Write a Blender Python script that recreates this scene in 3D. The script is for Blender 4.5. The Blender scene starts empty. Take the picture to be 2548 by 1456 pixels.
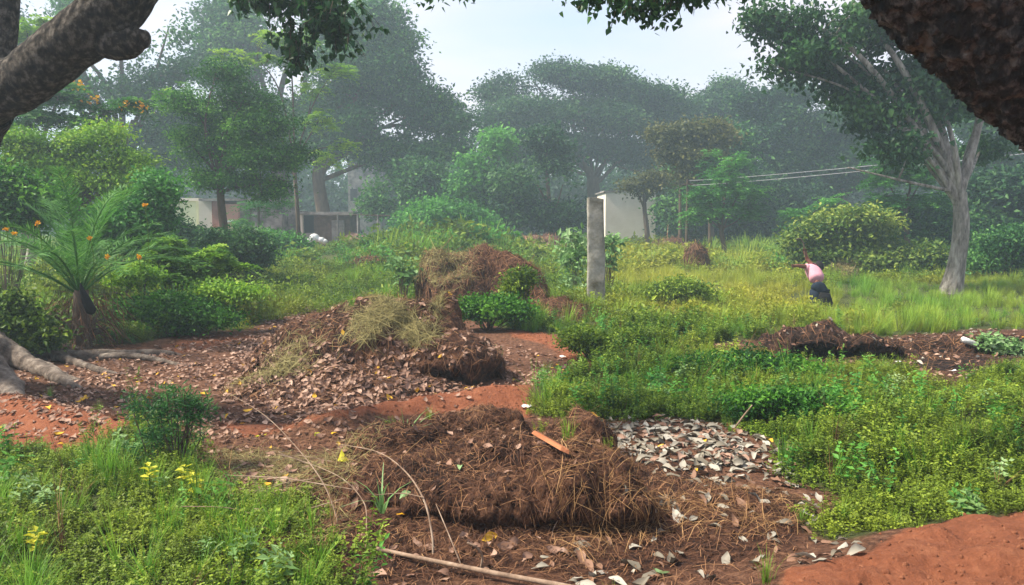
import bpy, math, random
import numpy as np
from mathutils import Vector, Matrix, noise as mnoise
from mathutils.bvhtree import BVHTree

# ------------------------------------------------------------------ camera, sky, sun, exposure
S = bpy.context.scene
W, H, F = 2548.0, 1456.0, 1980.0
CX, CY, HOR, CH = 1274.0, 728.0, 550.0, 1.7
PITCH = math.atan((CY - HOR) / F)
cam = bpy.data.cameras.new('camera'); cam_o = bpy.data.objects.new('camera', cam)
S.collection.objects.link(cam_o); S.camera = cam_o
cam.sensor_width = 36; cam.lens = 36 * F / W; cam.clip_start = 0.05; cam.clip_end = 2000
cam_o.location = (0, 0, CH); cam_o.rotation_euler = (math.pi / 2 - PITCH, 0, 0)
SUN_EL, SUN_AZ = math.radians(50), math.radians(-95)      # azimuth from +Y towards +X
S.view_settings.view_transform = 'Standard'; S.view_settings.look = 'None'
S.view_settings.exposure = 1.22; S.view_settings.gamma = 1
world = bpy.data.worlds.new("World"); S.world = world; world.use_nodes = True
nt = world.node_tree; nt.nodes.clear()
N = nt.nodes.new; LK = nt.links.new
out = N('ShaderNodeOutputWorld'); bg = N('ShaderNodeBackground'); bg.inputs[1].default_value = 0.098
sky = N('ShaderNodeTexSky'); sky.sky_type = 'NISHITA'; sky.sun_disc = False
sky.sun_elevation = SUN_EL; sky.sun_rotation = SUN_AZ; sky.dust_density = 2.0; sky.air_density = 1.2
tc = N('ShaderNodeTexCoord'); mp = N('ShaderNodeMapping'); mp.inputs['Scale'].default_value = (1.0, 1.0, 4.5)
nz = N('ShaderNodeTexNoise'); nz.inputs['Scale'].default_value = 2.6; nz.inputs['Detail'].default_value = 7; nz.inputs['Roughness'].default_value = 0.55
rp = N('ShaderNodeValToRGB'); rp.color_ramp.elements[0].position = 0.36; rp.color_ramp.elements[1].position = 0.62
rp.color_ramp.elements[0].color = (0.62, 0.62, 0.62, 1); rp.color_ramp.elements[1].color = (1, 1, 1, 1)
nz2 = N('ShaderNodeTexNoise'); nz2.inputs['Scale'].default_value = 1.4; nz2.inputs['Detail'].default_value = 4
rp2 = N('ShaderNodeValToRGB')
rp2.color_ramp.elements[0].position = 0.42; rp2.color_ramp.elements[0].color = (3.35, 3.75, 4.75, 1)
rp2.color_ramp.elements[1].position = 0.60; rp2.color_ramp.elements[1].color = (4.8, 4.35, 4.75, 1)
mx = N('ShaderNodeMix'); mx.data_type = 'RGBA'
LK(tc.outputs['Generated'], mp.inputs[0]); LK(mp.outputs[0], nz.inputs['Vector']); LK(mp.outputs[0], nz2.inputs['Vector'])
LK(nz.outputs[0], rp.inputs[0]); LK(nz2.outputs[0], rp2.inputs[0])
LK(rp.outputs[0], mx.inputs[0]); LK(sky.outputs[0], mx.inputs[6]); LK(rp2.outputs[0], mx.inputs[7])
LK(mx.outputs[2], bg.inputs[0]); LK(bg.outputs[0], out.inputs[0])
sun = bpy.data.lights.new('sun', 'SUN'); sun.energy = 4.8; sun.angle = math.radians(7); sun.color = (1.0, 0.91, 0.76)
sun_o = bpy.data.objects.new('sun', sun); S.collection.objects.link(sun_o)
sdir = Vector((math.sin(SUN_AZ) * math.cos(SUN_EL), math.cos(SUN_AZ) * math.cos(SUN_EL), math.sin(SUN_EL)))
sun_o.rotation_euler = sdir.to_track_quat('Z', 'Y').to_euler()
S.cycles.max_bounces = 6; S.cycles.diffuse_bounces = 3; S.cycles.transmission_bounces = 3; S.cycles.volume_bounces = 1
S.cycles.use_denoising = True; S.cycles.caustics_reflective = False; S.cycles.caustics_refractive = False

rng = np.random.default_rng(11); random.seed(5)
COL = S.collection

# ------------------------------------------------------------------ helpers
def ray(px, py):
    a = (px - CX) / F; b = (CY - py) / F; c, s = math.cos(PITCH), math.sin(PITCH)
    return a, c + b * s, b * c - s            # x, y, z of the direction
def at(px, py, Y):
    x, y, z = ray(px, py); k = Y / y
    return Vector((x * k, Y, CH + z * k))
def gp(px, py, z0=0.0):
    x, y, z = ray(px, py); k = (z0 - CH) / z
    return (x * k, y * k)
def gpoly(pts, z0=0.0): return np.array([gp(a, b, z0) for a, b in pts])

def _h(ix, iy, iz, s):
    n = (ix.astype(np.int64) * 374761393 + iy.astype(np.int64) * 668265263 + iz.astype(np.int64) * 2147483647 + s * 974634777) & 0xffffffff
    n = ((n ^ (n >> 13)) * 1274126177) & 0xffffffff
    n = (n ^ (n >> 16)) & 0xffffffff
    return n / 4294967295.0 * 2 - 1
def vn(x, y, z=0.0, s=0):
    x, y, z = np.broadcast_arrays(np.asarray(x, float), np.asarray(y, float), np.asarray(z, float))
    ix, iy, iz = np.floor(x), np.floor(y), np.floor(z); fx, fy, fz = x - ix, y - iy, z - iz
    ux, uy, uz = fx * fx * (3 - 2 * fx), fy * fy * (3 - 2 * fy), fz * fz * (3 - 2 * fz)
    r = 0
    for dx in (0, 1):
        for dy in (0, 1):
            for dz in (0, 1):
                w = (ux if dx else 1 - ux) * (uy if dy else 1 - uy) * (uz if dz else 1 - uz)
                r = r + w * _h(ix + dx, iy + dy, iz + dz, s)
    return r
def fbm(x, y, z=0.0, o=4, s=0, g=0.5):
    r = 0; a = 1.0; t = 0; f = 1.0
    for i in range(o):
        r = r + a * vn(np.asarray(x) * f + 13.7 * i, np.asarray(y) * f - 7.1 * i, np.asarray(z) * f + 3.3 * i, s + i); t += a; a *= g; f *= 2.03
    return r / t
def sstep(e0, e1, x):
    t = np.clip((x - e0) / (e1 - e0), 0, 1); return t * t * (3 - 2 * t)
def pmask(x, y, poly, soft=0.1, wob=0.15, wf=1.6):
    """1 inside the polygon, 0 outside, soft edge in metres, wobbly outline."""
    x = x + wob * fbm(x * wf, y * wf, 0, 3, 71); y = y + wob * fbm(x * wf + 50, y * wf, 0, 3, 72)
    ins = np.zeros(x.shape, bool); d2 = np.full(x.shape, 1e9)
    n = len(poly)
    for i in range(n):
        x1, y1 = poly[i]; x2, y2 = poly[(i + 1) % n]
        c = ((y1 > y) != (y2 > y)); xi = (x2 - x1) * (y - y1) / (y2 - y1 + 1e-12) + x1
        ins ^= c & (x < xi)
        L2 = (x2 - x1) ** 2 + (y2 - y1) ** 2 + 1e-12
        t = np.clip(((x - x1) * (x2 - x1) + (y - y1) * (y2 - y1)) / L2, 0, 1)
        d2 = np.minimum(d2, (x - x1 - t * (x2 - x1)) ** 2 + (y - y1 - t * (y2 - y1)) ** 2)
    d = np.sqrt(d2) * np.where(ins, 1, -1)
    return sstep(-soft, soft, d)
def ldist(x, y, pts):
    d2 = np.full(np.shape(x), 1e9)
    for (x1, y1), (x2, y2) in zip(pts[:-1], pts[1:]):
        L2 = (x2 - x1) ** 2 + (y2 - y1) ** 2 + 1e-12
        t = np.clip(((x - x1) * (x2 - x1) + (y - y1) * (y2 - y1)) / L2, 0, 1)
        d2 = np.minimum(d2, (x - x1 - t * (x2 - x1)) ** 2 + (y - y1 - t * (y2 - y1)) ** 2)
    return np.sqrt(d2)

def npmesh(name, V, Fc, tone=None, mat=None, smooth=False):
    me = bpy.data.meshes.new(name); V = np.asarray(V, np.float32); Fc = np.asarray(Fc, np.int32)
    k = Fc.shape[1]
    me.vertices.add(len(V)); me.vertices.foreach_set('co', V.ravel())
    me.loops.add(Fc.size); me.loops.foreach_set('vertex_index', Fc.ravel())
    me.polygons.add(len(Fc)); me.polygons.foreach_set('loop_start', np.arange(len(Fc), dtype=np.int32) * k)
    if smooth: me.polygons.foreach_set('use_smooth', np.ones(len(Fc), bool))
    else: me.polygons.foreach_set('use_smooth', np.zeros(len(Fc), bool))
    if tone is not None:
        a = me.attributes.new('tone', 'FLOAT', 'POINT'); a.data.foreach_set('value', np.asarray(tone, np.float32))
    if mat: me.materials.append(mat)
    me.update(calc_edges=True); me.validate()
    return me
def obj(name, me, parent=None, **kw):
    o = bpy.data.objects.new(name, me); COL.objects.link(o)
    if parent is not None:
        o.parent = parent; o.location = -Vector(parent.location) if me is not None else (0, 0, 0)
        o.matrix_parent_inverse = Matrix.Identity(4)
    for k_, v in kw.items(): o[k_] = v
    return o
def thing(name, label, cat, loc=(0, 0, 0), group=None):
    o = bpy.data.objects.new(name, None); COL.objects.link(o); o.location = loc; o.empty_display_size = 0.1
    o['label'] = label; o['category'] = cat
    if group: o['group'] = group
    return o

class MB:
    """collects quads / tubes in world space, each vertex with a tone"""
    def __init__(s): s.V = []; s.F = []; s.T = []; s.n = 0
    def add(s, V, Fc, tone=0.5):
        V = np.asarray(V, float); s.V.append(V); s.F.append(np.asarray(Fc) + s.n)
        s.T.append(np.broadcast_to(np.asarray(tone, float), (len(V),))); s.n += len(V)
    def box(s, cx, cy, z0, sx, sy, sz, tone=0.5, rz=0):
        v = np.array([(a, b, c) for c in (0, 1) for b in (-.5, .5) for a in (-.5, .5)], float) * (sx, sy, sz)
        c_, s_ = math.cos(rz), math.sin(rz)
        v = np.stack([v[:, 0] * c_ - v[:, 1] * s_ + cx, v[:, 0] * s_ + v[:, 1] * c_ + cy, v[:, 2] + z0], 1)
        s.add(v, [(0, 2, 3, 1), (4, 5, 7, 6), (0, 1, 5, 4), (2, 6, 7, 3), (0, 4, 6, 2), (1, 3, 7, 5)], tone)
    def tube(s, pts, rad, seg=8, tone=0.5, amp=0.0, fr=3.0, seed=0, cap=True):
        P = np.asarray([tuple(p) for p in pts], float); R = np.broadcast_to(np.asarray(rad, float), (len(P),)).copy()
        T = np.gradient(P, axis=0); T /= np.linalg.norm(T, axis=1)[:, None] + 1e-9
        u = np.cross(T[0], (0.31, 0.17, 0.93)); 
        if np.linalg.norm(u) < 1e-3: u = np.cross(T[0], (1, 0, 0))
        u /= np.linalg.norm(u); ang = np.arange(seg) * 2 * np.pi / seg; rows = []
        for i in range(len(P)):
            u = u - T[i] * u.dot(T[i]); u /= np.linalg.norm(u) + 1e-9; w = np.cross(T[i], u)
            rows.append(P[i] + R[i] * (np.cos(ang)[:, None] * u + np.sin(ang)[:, None] * w))
        V = np.concatenate(rows)
        if amp > 0:
            C = np.repeat(P, seg, 0); D = V - C; L = np.linalg.norm(D, axis=1)[:, None] + 1e-9
            V = C + D * (1 + amp * fbm(V[:, 0] * fr, V[:, 1] * fr, V[:, 2] * fr * 0.6, 4, seed)[:, None])
        n = len(P); i, j = np.meshgrid(np.arange(n - 1), np.arange(seg), indexing='ij'); j2 = (j + 1) % seg
        Fc = np.stack([i * seg + j, i * seg + j2, (i + 1) * seg + j2, (i + 1) * seg + j], -1).reshape(-1, 4)
        s.add(V, Fc, tone)
        if cap:
            s.add(np.concatenate([rows[-1], [P[-1]]]), [(k, (k + 1) % seg, seg, seg) for k in range(seg)], tone)
    def mesh(s, name, mat, smooth=True):
        V = np.concatenate(s.V); Fc = np.concatenate(s.F)
        deg = (Fc[:, 2] == Fc[:, 3])
        me = bpy.data.meshes.new(name)
        if deg.any():
            A = Fc[~deg]; B = Fc[deg][:, :3]
            loops = np.concatenate([A.ravel(), B.ravel()]).astype(np.int32)
            st = np.concatenate([np.arange(len(A)) * 4, len(A) * 4 + np.arange(len(B)) * 3]).astype(np.int32)
        else:
            loops = Fc.ravel().astype(np.int32); st = (np.arange(len(Fc)) * 4).astype(np.int32)
        me.vertices.add(len(V)); me.vertices.foreach_set('co', V.astype(np.float32).ravel())
        me.loops.add(len(loops)); me.loops.foreach_set('vertex_index', loops)
        me.polygons.add(len(st)); me.polygons.foreach_set('loop_start', st)
        me.polygons.foreach_set('use_smooth', np.full(len(st), smooth))
        a = me.attributes.new('tone', 'FLOAT', 'POINT'); a.data.foreach_set('value', np.concatenate(s.T).astype(np.float32))
        me.materials.append(mat); me.update(calc_edges=True); me.validate()
        return me

def curve(pts, n=12):
    """smooth path through the control points (Catmull-Rom)"""
    P = [np.array(tuple(p), float) for p in pts]; P = [2 * P[0] - P[1]] + P + [2 * P[-1] - P[-2]]; o_ = []
    for i in range(1, len(P) - 2):
        for t in np.linspace(0, 1, n, endpoint=False):
            a, b, c, d = P[i - 1], P[i], P[i + 1], P[i + 2]
            o_.append(0.5 * (2 * b + (c - a) * t + (2 * a - 5 * b + 4 * c - d) * t * t + (3 * b - a - 3 * c + d) * t ** 3))
    o_.append(P[-2]); return np.array(o_)

# ------------------------------------------------------------------ materials
def newmat(name):
    m = bpy.data.materials.new(name); m.use_nodes = True; t = m.node_tree; t.nodes.clear()
    return m, t, t.nodes.new, t.links.new
def ramp(n, stops):
    r = n('ShaderNodeValToRGB'); cr = r.color_ramp
    while len(cr.elements) < len(stops): cr.elements.new(0.5)
    for e, (p, c) in zip(cr.elements, stops): e.position = p; e.color = (*c, 1)
    return r
def leaf_mat(name, cols, tintcol=(0.3, 0.26, 0.02), trans=0.35, rough=0.55):
    m, t, n, l = newmat(name)
    o_ = n('ShaderNodeOutputMaterial'); p = n('ShaderNodeBsdfPrincipled'); tr = n('ShaderNodeBsdfTranslucent'); ms = n('ShaderNodeMixShader')
    a = n('ShaderNodeAttribute'); a.attribute_name = 'tone'
    ti = n('ShaderNodeAttribute'); ti.attribute_name = 'tint'; ti.attribute_type = 'INSTANCER'
    rn = n('ShaderNodeAttribute'); rn.attribute_name = 'rnd'; rn.attribute_type = 'INSTANCER'
    ad = n('ShaderNodeMath'); ad.operation = 'MULTIPLY_ADD'; ad.inputs[1].default_value = 0.5
    l(rn.outputs['Fac'], ad.inputs[0]); l(a.outputs['Fac'], ad.inputs[2])
    r = ramp(n, [(i / (len(cols) - 1), c) for i, c in enumerate(cols)]); l(ad.outputs[0], r.inputs[0])
    mxx = n('ShaderNodeMix'); mxx.data_type = 'RGBA'; mxx.inputs[7].default_value = (*tintcol, 1)
    l(ti.outputs['Fac'], mxx.inputs[0]); l(r.outputs[0], mxx.inputs[6])
    l(mxx.outputs[2], p.inputs['Base Color']); p.inputs['Roughness'].default_value = rough
    p.inputs['Specular IOR Level'].default_value = 0.25
    l(mxx.outputs[2], tr.inputs[0]); ms.inputs[0].default_value = trans
    l(p.outputs[0], ms.inputs[1]); l(tr.outputs[0], ms.inputs[2]); l(ms.outputs[0], o_.inputs[0])
    return m
def rough_mat(name, stops, scale=8.0, bump=0.4, bscale=30.0, rough=0.9, stretch=(1, 1, 1), vor=0.0, tone=0.0, dist=0.05):
    """noise coloured rough surface with bump; tone adds the mesh's own 'tone' attribute"""
    m, t, n, l = newmat(name)
    o_ = n('ShaderNodeOutputMaterial'); p = n('ShaderNodeBsdfPrincipled'); l(p.outputs[0], o_.inputs[0])
    c = n('ShaderNodeTexCoord'); mp_ = n('ShaderNodeMapping'); mp_.inputs['Scale'].default_value = stretch; l(c.outputs['Object'], mp_.inputs[0])
    a = n('ShaderNodeTexNoise'); a.inputs['Scale'].default_value = scale; a.inputs['Detail'].default_value = 8; a.inputs['Roughness'].default_value = 0.65
    l(mp_.outputs[0], a.inputs['Vector'])
    fac = a.outputs[0]
    if tone:
        at_ = n('ShaderNodeAttribute'); at_.attribute_name = 'tone'
        sb = n('ShaderNodeMath'); sb.operation = 'SUBTRACT'; sb.inputs[1].default_value = 0.5; l(at_.outputs['Fac'], sb.inputs[0])
        ma = n('ShaderNodeMath'); ma.operation = 'MULTIPLY_ADD'; ma.inputs[1].default_value = tone; l(sb.outputs[0], ma.inputs[0]); l(fac, ma.inputs[2]); fac = ma.outputs[0]
    r = ramp(n, stops); l(fac, r.inputs[0]); l(r.outputs[0], p.inputs['Base Color'])
    b = n('ShaderNodeTexNoise'); b.inputs['Scale'].default_value = bscale; b.inputs['Detail'].default_value = 9; b.inputs['Roughness'].default_value = 0.7
    l(mp_.outputs[0], b.inputs['Vector']); hgt = b.outputs[0]
    if vor:
        v = n('ShaderNodeTexVoronoi'); v.inputs['Scale'].default_value = vor; l(mp_.outputs[0], v.inputs['Vector'])
        mm = n('ShaderNodeMath'); mm.operation = 'MULTIPLY_ADD'; mm.inputs[1].default_value = 0.8; l(v.outputs['Distance'], mm.inputs[0]); l(hgt, mm.inputs[2]); hgt = mm.outputs[0]
    bp = n('ShaderNodeBump'); bp.inputs['Strength'].default_value = bump; bp.inputs['Distance'].default_value = dist
    l(hgt, bp.inputs['Height']); l(bp.outputs[0], p.inputs['Normal'])
    p.inputs['Roughness'].default_value = rough; p.inputs['Specular IOR Level'].default_value = 0.2
    return m
def flat_mat(name, col, rough=0.7, spec=0.3):
    return rough_mat(name, [(0.3, tuple(c * 0.85 for c in col)), (0.7, tuple(min(1, c * 1.12) for c in col))], 14, 0.1, 60, rough)

M = {}
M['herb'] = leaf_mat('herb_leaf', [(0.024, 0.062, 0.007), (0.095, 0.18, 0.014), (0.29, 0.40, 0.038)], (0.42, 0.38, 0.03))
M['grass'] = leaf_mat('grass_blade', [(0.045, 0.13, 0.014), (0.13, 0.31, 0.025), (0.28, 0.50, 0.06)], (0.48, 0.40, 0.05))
M['dark'] = leaf_mat('dark_green_leaf', [(0.006, 0.034, 0.014), (0.022, 0.085, 0.026), (0.085, 0.20, 0.050)])
M['peepul'] = leaf_mat('glossy_green_leaf', [(0.010, 0.046, 0.016), (0.028, 0.092, 0.026), (0.075, 0.17, 0.045)], rough=0.4)
M['hazygreen'] = leaf_mat('mid_green_leaf', [(0.010, 0.055, 0.016), (0.038, 0.14, 0.030), (0.13, 0.30, 0.06)])
M['olive'] = leaf_mat('olive_leaf', [(0.035, 0.05, 0.016), (0.09, 0.105, 0.03), (0.20, 0.19, 0.055)])
M['fresh'] = leaf_mat('fresh_green_leaf', [(0.024, 0.11, 0.022), (0.065, 0.24, 0.034), (0.14, 0.38, 0.055)])
M['lime'] = leaf_mat('lime_leaf', [(0.06, 0.17, 0.012), (0.19, 0.37, 0.025), (0.38, 0.55, 0.05)])
M['neem'] = leaf_mat('neem_leaf', [(0.012, 0.065, 0.008), (0.045, 0.17, 0.012), (0.14, 0.34, 0.03)])
M['yellowbush'] = leaf_mat('yellow_green_leaf', [(0.020, 0.070, 0.012), (0.095, 0.18, 0.026), (0.30, 0.37, 0.06)])
M['palmleaf'] = leaf_mat('palm_leaflet', [(0.03, 0.10, 0.018), (0.075, 0.22, 0.035), (0.20, 0.38, 0.10)])
M['paleleaf'] = leaf_mat('pale_leaf', [(0.08, 0.19, 0.05), (0.17, 0.32, 0.10), (0.34, 0.48, 0.24)])
M['yellowleaf'] = leaf_mat('yellow_leaf', [(0.30, 0.34, 0.02), (0.50, 0.50, 0.03), (0.62, 0.58, 0.06)])
M['flower'] = leaf_mat('orange_petal', [(0.55, 0.22, 0.01), (0.75, 0.38, 0.01), (0.85, 0.50, 0.03)])
M['dry'] = leaf_mat('dry_leaf', [(0.10, 0.05, 0.034), (0.25, 0.145, 0.10), (0.47, 0.32, 0.24)], (0.62, 0.36, 0.03), 0.1, 0.65)
M['greydry'] = leaf_mat('grey_dry_leaf', [(0.07, 0.055, 0.04), (0.16, 0.14, 0.105), (0.38, 0.355, 0.30)], (0.20, 0.11, 0.07), 0.08, 0.6)
M['goldstraw'] = leaf_mat('golden_straw', [(0.10, 0.05, 0.02), (0.26, 0.14, 0.055), (0.50, 0.31, 0.14)], trans=0.1, rough=0.8)
M['straw'] = leaf_mat('straw', [(0.030, 0.013, 0.007), (0.12, 0.053, 0.028), (0.36, 0.19, 0.09)], (0.3, 0.28, 0.1), 0.1, 0.8)
M['hay'] = leaf_mat('greenish_hay', [(0.07, 0.055, 0.02), (0.19, 0.165, 0.06), (0.36, 0.31, 0.13)], trans=0.15, rough=0.8)
M['compost'] = rough_mat('compost', [(0.34, (0.016, 0.008, 0.005)), (0.5, (0.068, 0.029, 0.017)), (0.68, (0.19, 0.092, 0.050))], 18, 1.0, 38, 0.95, tone=0.45, dist=0.06)
M['darkcompost'] = rough_mat('dark_compost', [(0.32, (0.006, 0.004, 0.004)), (0.5, (0.026, 0.014, 0.010)), (0.72, (0.11, 0.058, 0.038))], 12, 1.0, 34, 0.95, tone=0.4, dist=0.06)
M['redsoil'] = rough_mat('red_soil', [(0.3, (0.15, 0.052, 0.027)), (0.5, (0.25, 0.086, 0.042)), (0.7, (0.36, 0.145, 0.075))], 3.5, 0.7, 22, 0.95, tone=0.4)
M['farsoil'] = rough_mat('brown_soil', [(0.3, (0.07, 0.042, 0.030)), (0.7, (0.19, 0.115, 0.082))], 4, 0.6, 12, 0.95)
M['barkdark'] = rough_mat('rough_dark_bark', [(0.36, (0.012, 0.012, 0.012)), (0.5, (0.055, 0.049, 0.045)), (0.62, (0.24, 0.21, 0.185))], 16, 1.0, 30, 0.95, (1, 1, 0.75), vor=16, dist=0.05)
M['barkgrey'] = rough_mat('grey_brown_bark', [(0.38, (0.010, 0.009, 0.008)), (0.5, (0.045, 0.036, 0.028)), (0.64, (0.16, 0.14, 0.115))], 20, 1.0, 26, 0.95, (1, 1, 0.8), dist=0.06, vor=14)
M['root'] = rough_mat('grey_root_bark', [(0.34, (0.06, 0.045, 0.038)), (0.5, (0.17, 0.135, 0.11)), (0.66, (0.32, 0.27, 0.225))], 8, 1.0, 24, 0.9, dist=0.05)
M['barkpale'] = rough_mat('pale_bark', [(0.36, (0.10, 0.088, 0.072)), (0.5, (0.26, 0.235, 0.20)), (0.66, (0.46, 0.43, 0.37))], 7, 1.0, 16, 0.9, (1, 1, 0.3), dist=0.08)
M['wood'] = rough_mat('brown_bark', [(0.3, (0.045, 0.032, 0.024)), (0.7, (0.15, 0.11, 0.08))], 5, 0.5, 20, 0.9, (1, 1, 0.3))
M['stick'] = rough_mat('dry_stick', [(0.3, (0.11, 0.07, 0.05)), (0.5, (0.24, 0.165, 0.115)), (0.7, (0.38, 0.29, 0.22))], 12, 0.5, 60, 0.85, dist=0.01)
M['granite'] = rough_mat('weathered_granite', [(0.34, (0.10, 0.090, 0.06)), (0.48, (0.21, 0.20, 0.165)), (0.66, (0.35, 0.335, 0.295))], 3.2, 0.7, 24, 0.9, dist=0.02)
M['cream'] = rough_mat('cream_plaster', [(0.3, (0.60, 0.54, 0.45)), (0.7, (0.78, 0.72, 0.63))], 0.7, 0.1, 10)
M['limewall'] = rough_mat('lime_plaster', [(0.3, (0.52, 0.58, 0.36)), (0.7, (0.68, 0.72, 0.50))], 0.7, 0.1, 10)
M['pinkwall'] = rough_mat('pink_plaster', [(0.3, (0.46, 0.22, 0.17)), (0.7, (0.56, 0.30, 0.23))], 0.8, 0.1, 10)
M['greywall'] = rough_mat('grey_plaster', [(0.36, (0.10, 0.09, 0.085)), (0.62, (0.33, 0.30, 0.28))], 1.6, 0.1, 10)
M['brickred'] = rough_mat('red_brick', [(0.3, (0.26, 0.10, 0.07)), (0.7, (0.38, 0.16, 0.11))], 3, 0.2, 20)
M['black'] = flat_mat('black_stuff', (0.004, 0.004, 0.005), 0.9)
M['darkhole'] = flat_mat('opening_shade', (0.03, 0.028, 0.03))  # near-black colour stands in for the shade inside openings
M['white'] = flat_mat('white_plastic', (0.75, 0.75, 0.73), 0.4)
M['blue'] = flat_mat('blue_plastic', (0.05, 0.25, 0.42), 0.4)
M['wire'] = flat_mat('wire', (0.38, 0.38, 0.40), 0.5)
M['chip'] = rough_mat('orange_wood', [(0.3, (0.30, 0.10, 0.045)), (0.7, (0.46, 0.19, 0.09))], 9, 0.3, 50, 0.8)
M['skin'] = flat_mat('brown_skin', (0.16, 0.062, 0.040), 0.6)
M['shirt'] = flat_mat('pink_cloth', (0.56, 0.27, 0.33), 0.85)
M['trousers'] = flat_mat('navy_cloth', (0.008, 0.016, 0.030), 0.85)
M['hair'] = flat_mat('black_hair', (0.012, 0.010, 0.010), 0.6)

# ------------------------------------------------------------------ layout masks (ground plan, metres)
P_GL = gpoly([(-700, 1135), (250, 1120), (330, 1090), (420, 1085), (530, 1180), (640, 1240), (760, 1290), (850, 1345), (880, 1500), (900, 2200), (-3000, 2200)])
P_GR = gpoly([(1215, 805), (1262, 822), (1400, 835), (1420, 858), (1490, 895), (1470, 925), (1330, 965), (1320, 1030), (1480, 1050), (1690, 1035), (1830, 1050), (1930, 1110),
              (1945, 1180), (2090, 1230), (2010, 1300), (2120, 1370), (2290, 1340), (2400, 1310), (2620, 1290), (3600, 1290), (6000, 800), (6000, 556), (1215, 556)])
P_LB = gpoly([(1218, 800), (1218, 556), (-4500, 556), (-4500, 950), (-120, 880), (170, 862), (330, 858), (480, 830), (610, 822), (700, 790)])
P_CL = gpoly([(1740, 862), (1900, 845), (2230, 835), (2420, 822), (2800, 815), (3100, 870), (3000, 915), (2620, 912), (2440, 935), (2370, 955), (2160, 920), (1950, 900), (1800, 888)])
P_FARRED = np.array([(-14.5, 38), (-10.2, 38), (-9.6, 44), (-10.5, 52), (-14.6, 52)])
P_RED1 = gpoly([(-400, 985), (0, 1000), (120, 1030), (240, 1060), (350, 1075), (330, 1095), (290, 1130), (150, 1128), (0, 1135), (-400, 1150)])
P_RED2 = gpoly([(540, 1052), (760, 1055), (900, 1030), (1100, 985), (1290, 962), (1325, 985), (1315, 1040), (1180, 1030), (1000, 1045), (800, 1082), (600, 1090)])
P_RED3 = gpoly([(380, 866), (470, 838), (620, 826), (640, 840), (500, 870), (420, 885)])
P_RED4 = gpoly([(1250, 815), (1350, 815), (1400, 845), (1500, 895), (1480, 915), (1400, 890), (1360, 860), (1270, 840)])
P_RED5 = gpoly([(1930, 1470), (2060, 1440), (2180, 1400), (2300, 1350), (2420, 1318), (2620, 1292), (3200, 1280), (3600, 2000), (1900, 2000)])
P_RED6 = gpoly([(1790, 1050), (1820, 1030), (1880, 1040), (1890, 1070), (1830, 1078)])
P_DK = gpoly([(1500, 1150), (1700, 1150), (1900, 1230), (1980, 1290), (1950, 1370), (1700, 1440), (1000, 1440), (900, 1330), (1000, 1100)])
RIDGE2 = gpoly([(800, 1075), (900, 1052), (1100, 1010), (1300, 985)])
RIDGE1 = gpoly([(-300, 990), (0, 1010), (130, 1050), (260, 1072), (340, 1090)])

def ground_z(x, y):
    x = np.asarray(x, float); y = np.asarray(y, float)
    z = 0.030 * fbm(x * 1.3, y * 1.3, 0, 4, 3) + 0.012 * fbm(x * 6, y * 6, 0, 3, 5)
    z = z + 0.20 * fbm(x * 0.12, y * 0.12, 0, 3, 9) * sstep(12, 30, y)
    z = z + 0.13 * np.exp(-(ldist(x, y, RIDGE2) / 0.22) ** 2) * (1 + 0.4 * fbm(x * 4, y * 4, 0, 3, 21))
    z = z + 0.12 * np.exp(-(ldist(x, y, RIDGE1) / 0.24) ** 2) * (1 + 0.4 * fbm(x * 4, y * 4, 0, 3, 22))
    m5 = pmask(x, y, P_RED5, 0.32, 0.14, 2.2)
    z = z + 0.17 * m5 * (1 + 0.5 * fbm(x * 3.2, y * 3.2, 0, 5, 25, .6)) + 0.05 * m5 * fbm(x * 8, y * 8, 0, 4, 26, .6)
    z = z - 0.32 * np.exp(-(((x - 6.5) / 2.6) ** 2 + ((y - 17) / 2.2) ** 2))
    z = z + 0.75 * np.exp(-(((x + 3.6) / 4.2) ** 2 + ((y - 31) / 5) ** 2))
    z = z + 0.25 * np.exp(-(((x + 9) / 5.5) ** 2 + ((y - 19) / 4) ** 2))
    return z
def green(x, y):
    g = np.maximum(np.maximum(pmask(x, y, P_GL, .05, .08, 3), pmask(x, y, P_GR, .06, .10, 3)), pmask(x, y, P_LB, .08, .12, 2))
    g = g * (1 - pmask(x, y, P_CL, .12, .2, 2)) * (1 - pmask(x, y, P_FARRED, .5, .8, .5))
    return g

# ------------------------------------------------------------------ ground sheet
ys = np.concatenate([np.linspace(-60, 1.8, 24), np.geomspace(1.85, 260, 560)])
ts = np.linspace(-1, 1, 460); ts = np.sign(ts) * (np.abs(ts) ** 1.15)
wid = np.maximum(ys, 2) * 0.80 + 2.0 + 60 * sstep(1.8, -5, ys) + 40 * sstep(25, 90, ys)
X = ts[None, :] * wid[:, None]; Yg = np.repeat(ys[:, None], len(ts), 1)
Z = ground_z(X, Yg)
nr, nc = X.shape; V = np.stack([X, Yg, Z], -1).reshape(-1, 3)
i, j = np.meshgrid(np.arange(nr - 1), np.arange(nc - 1), indexing='ij')
Fc = np.stack([i * nc + j, i * nc + j + 1, (i + 1) * nc + j + 1, (i + 1) * nc + j], -1).reshape(-1, 4)
x, y = V[:, 0], V[:, 1]
red = np.maximum.reduce([pmask(x, y, P_RED1, .07, .10, 4), pmask(x, y, P_RED2, .06, .07, 4), pmask(x, y, P_RED3, .10, .12, 3) * .55, pmask(x, y, P_RED4, .12, .12, 3) * .75,
                         pmask(x, y, P_RED5, .05, .10, 3), pmask(x, y, P_RED6, .06, .06, 4), pmask(x, y, P_FARRED, .6, .8, .6)])
grn = green(x, y); dk = pmask(x, y, P_DK, .15, .2, 2.5); dk = np.maximum(dk, pmask(x, y, P_CL, .2, .2, 2) * 0.6)
gme = npmesh('ground', V, Fc, None, None, True)
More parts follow.
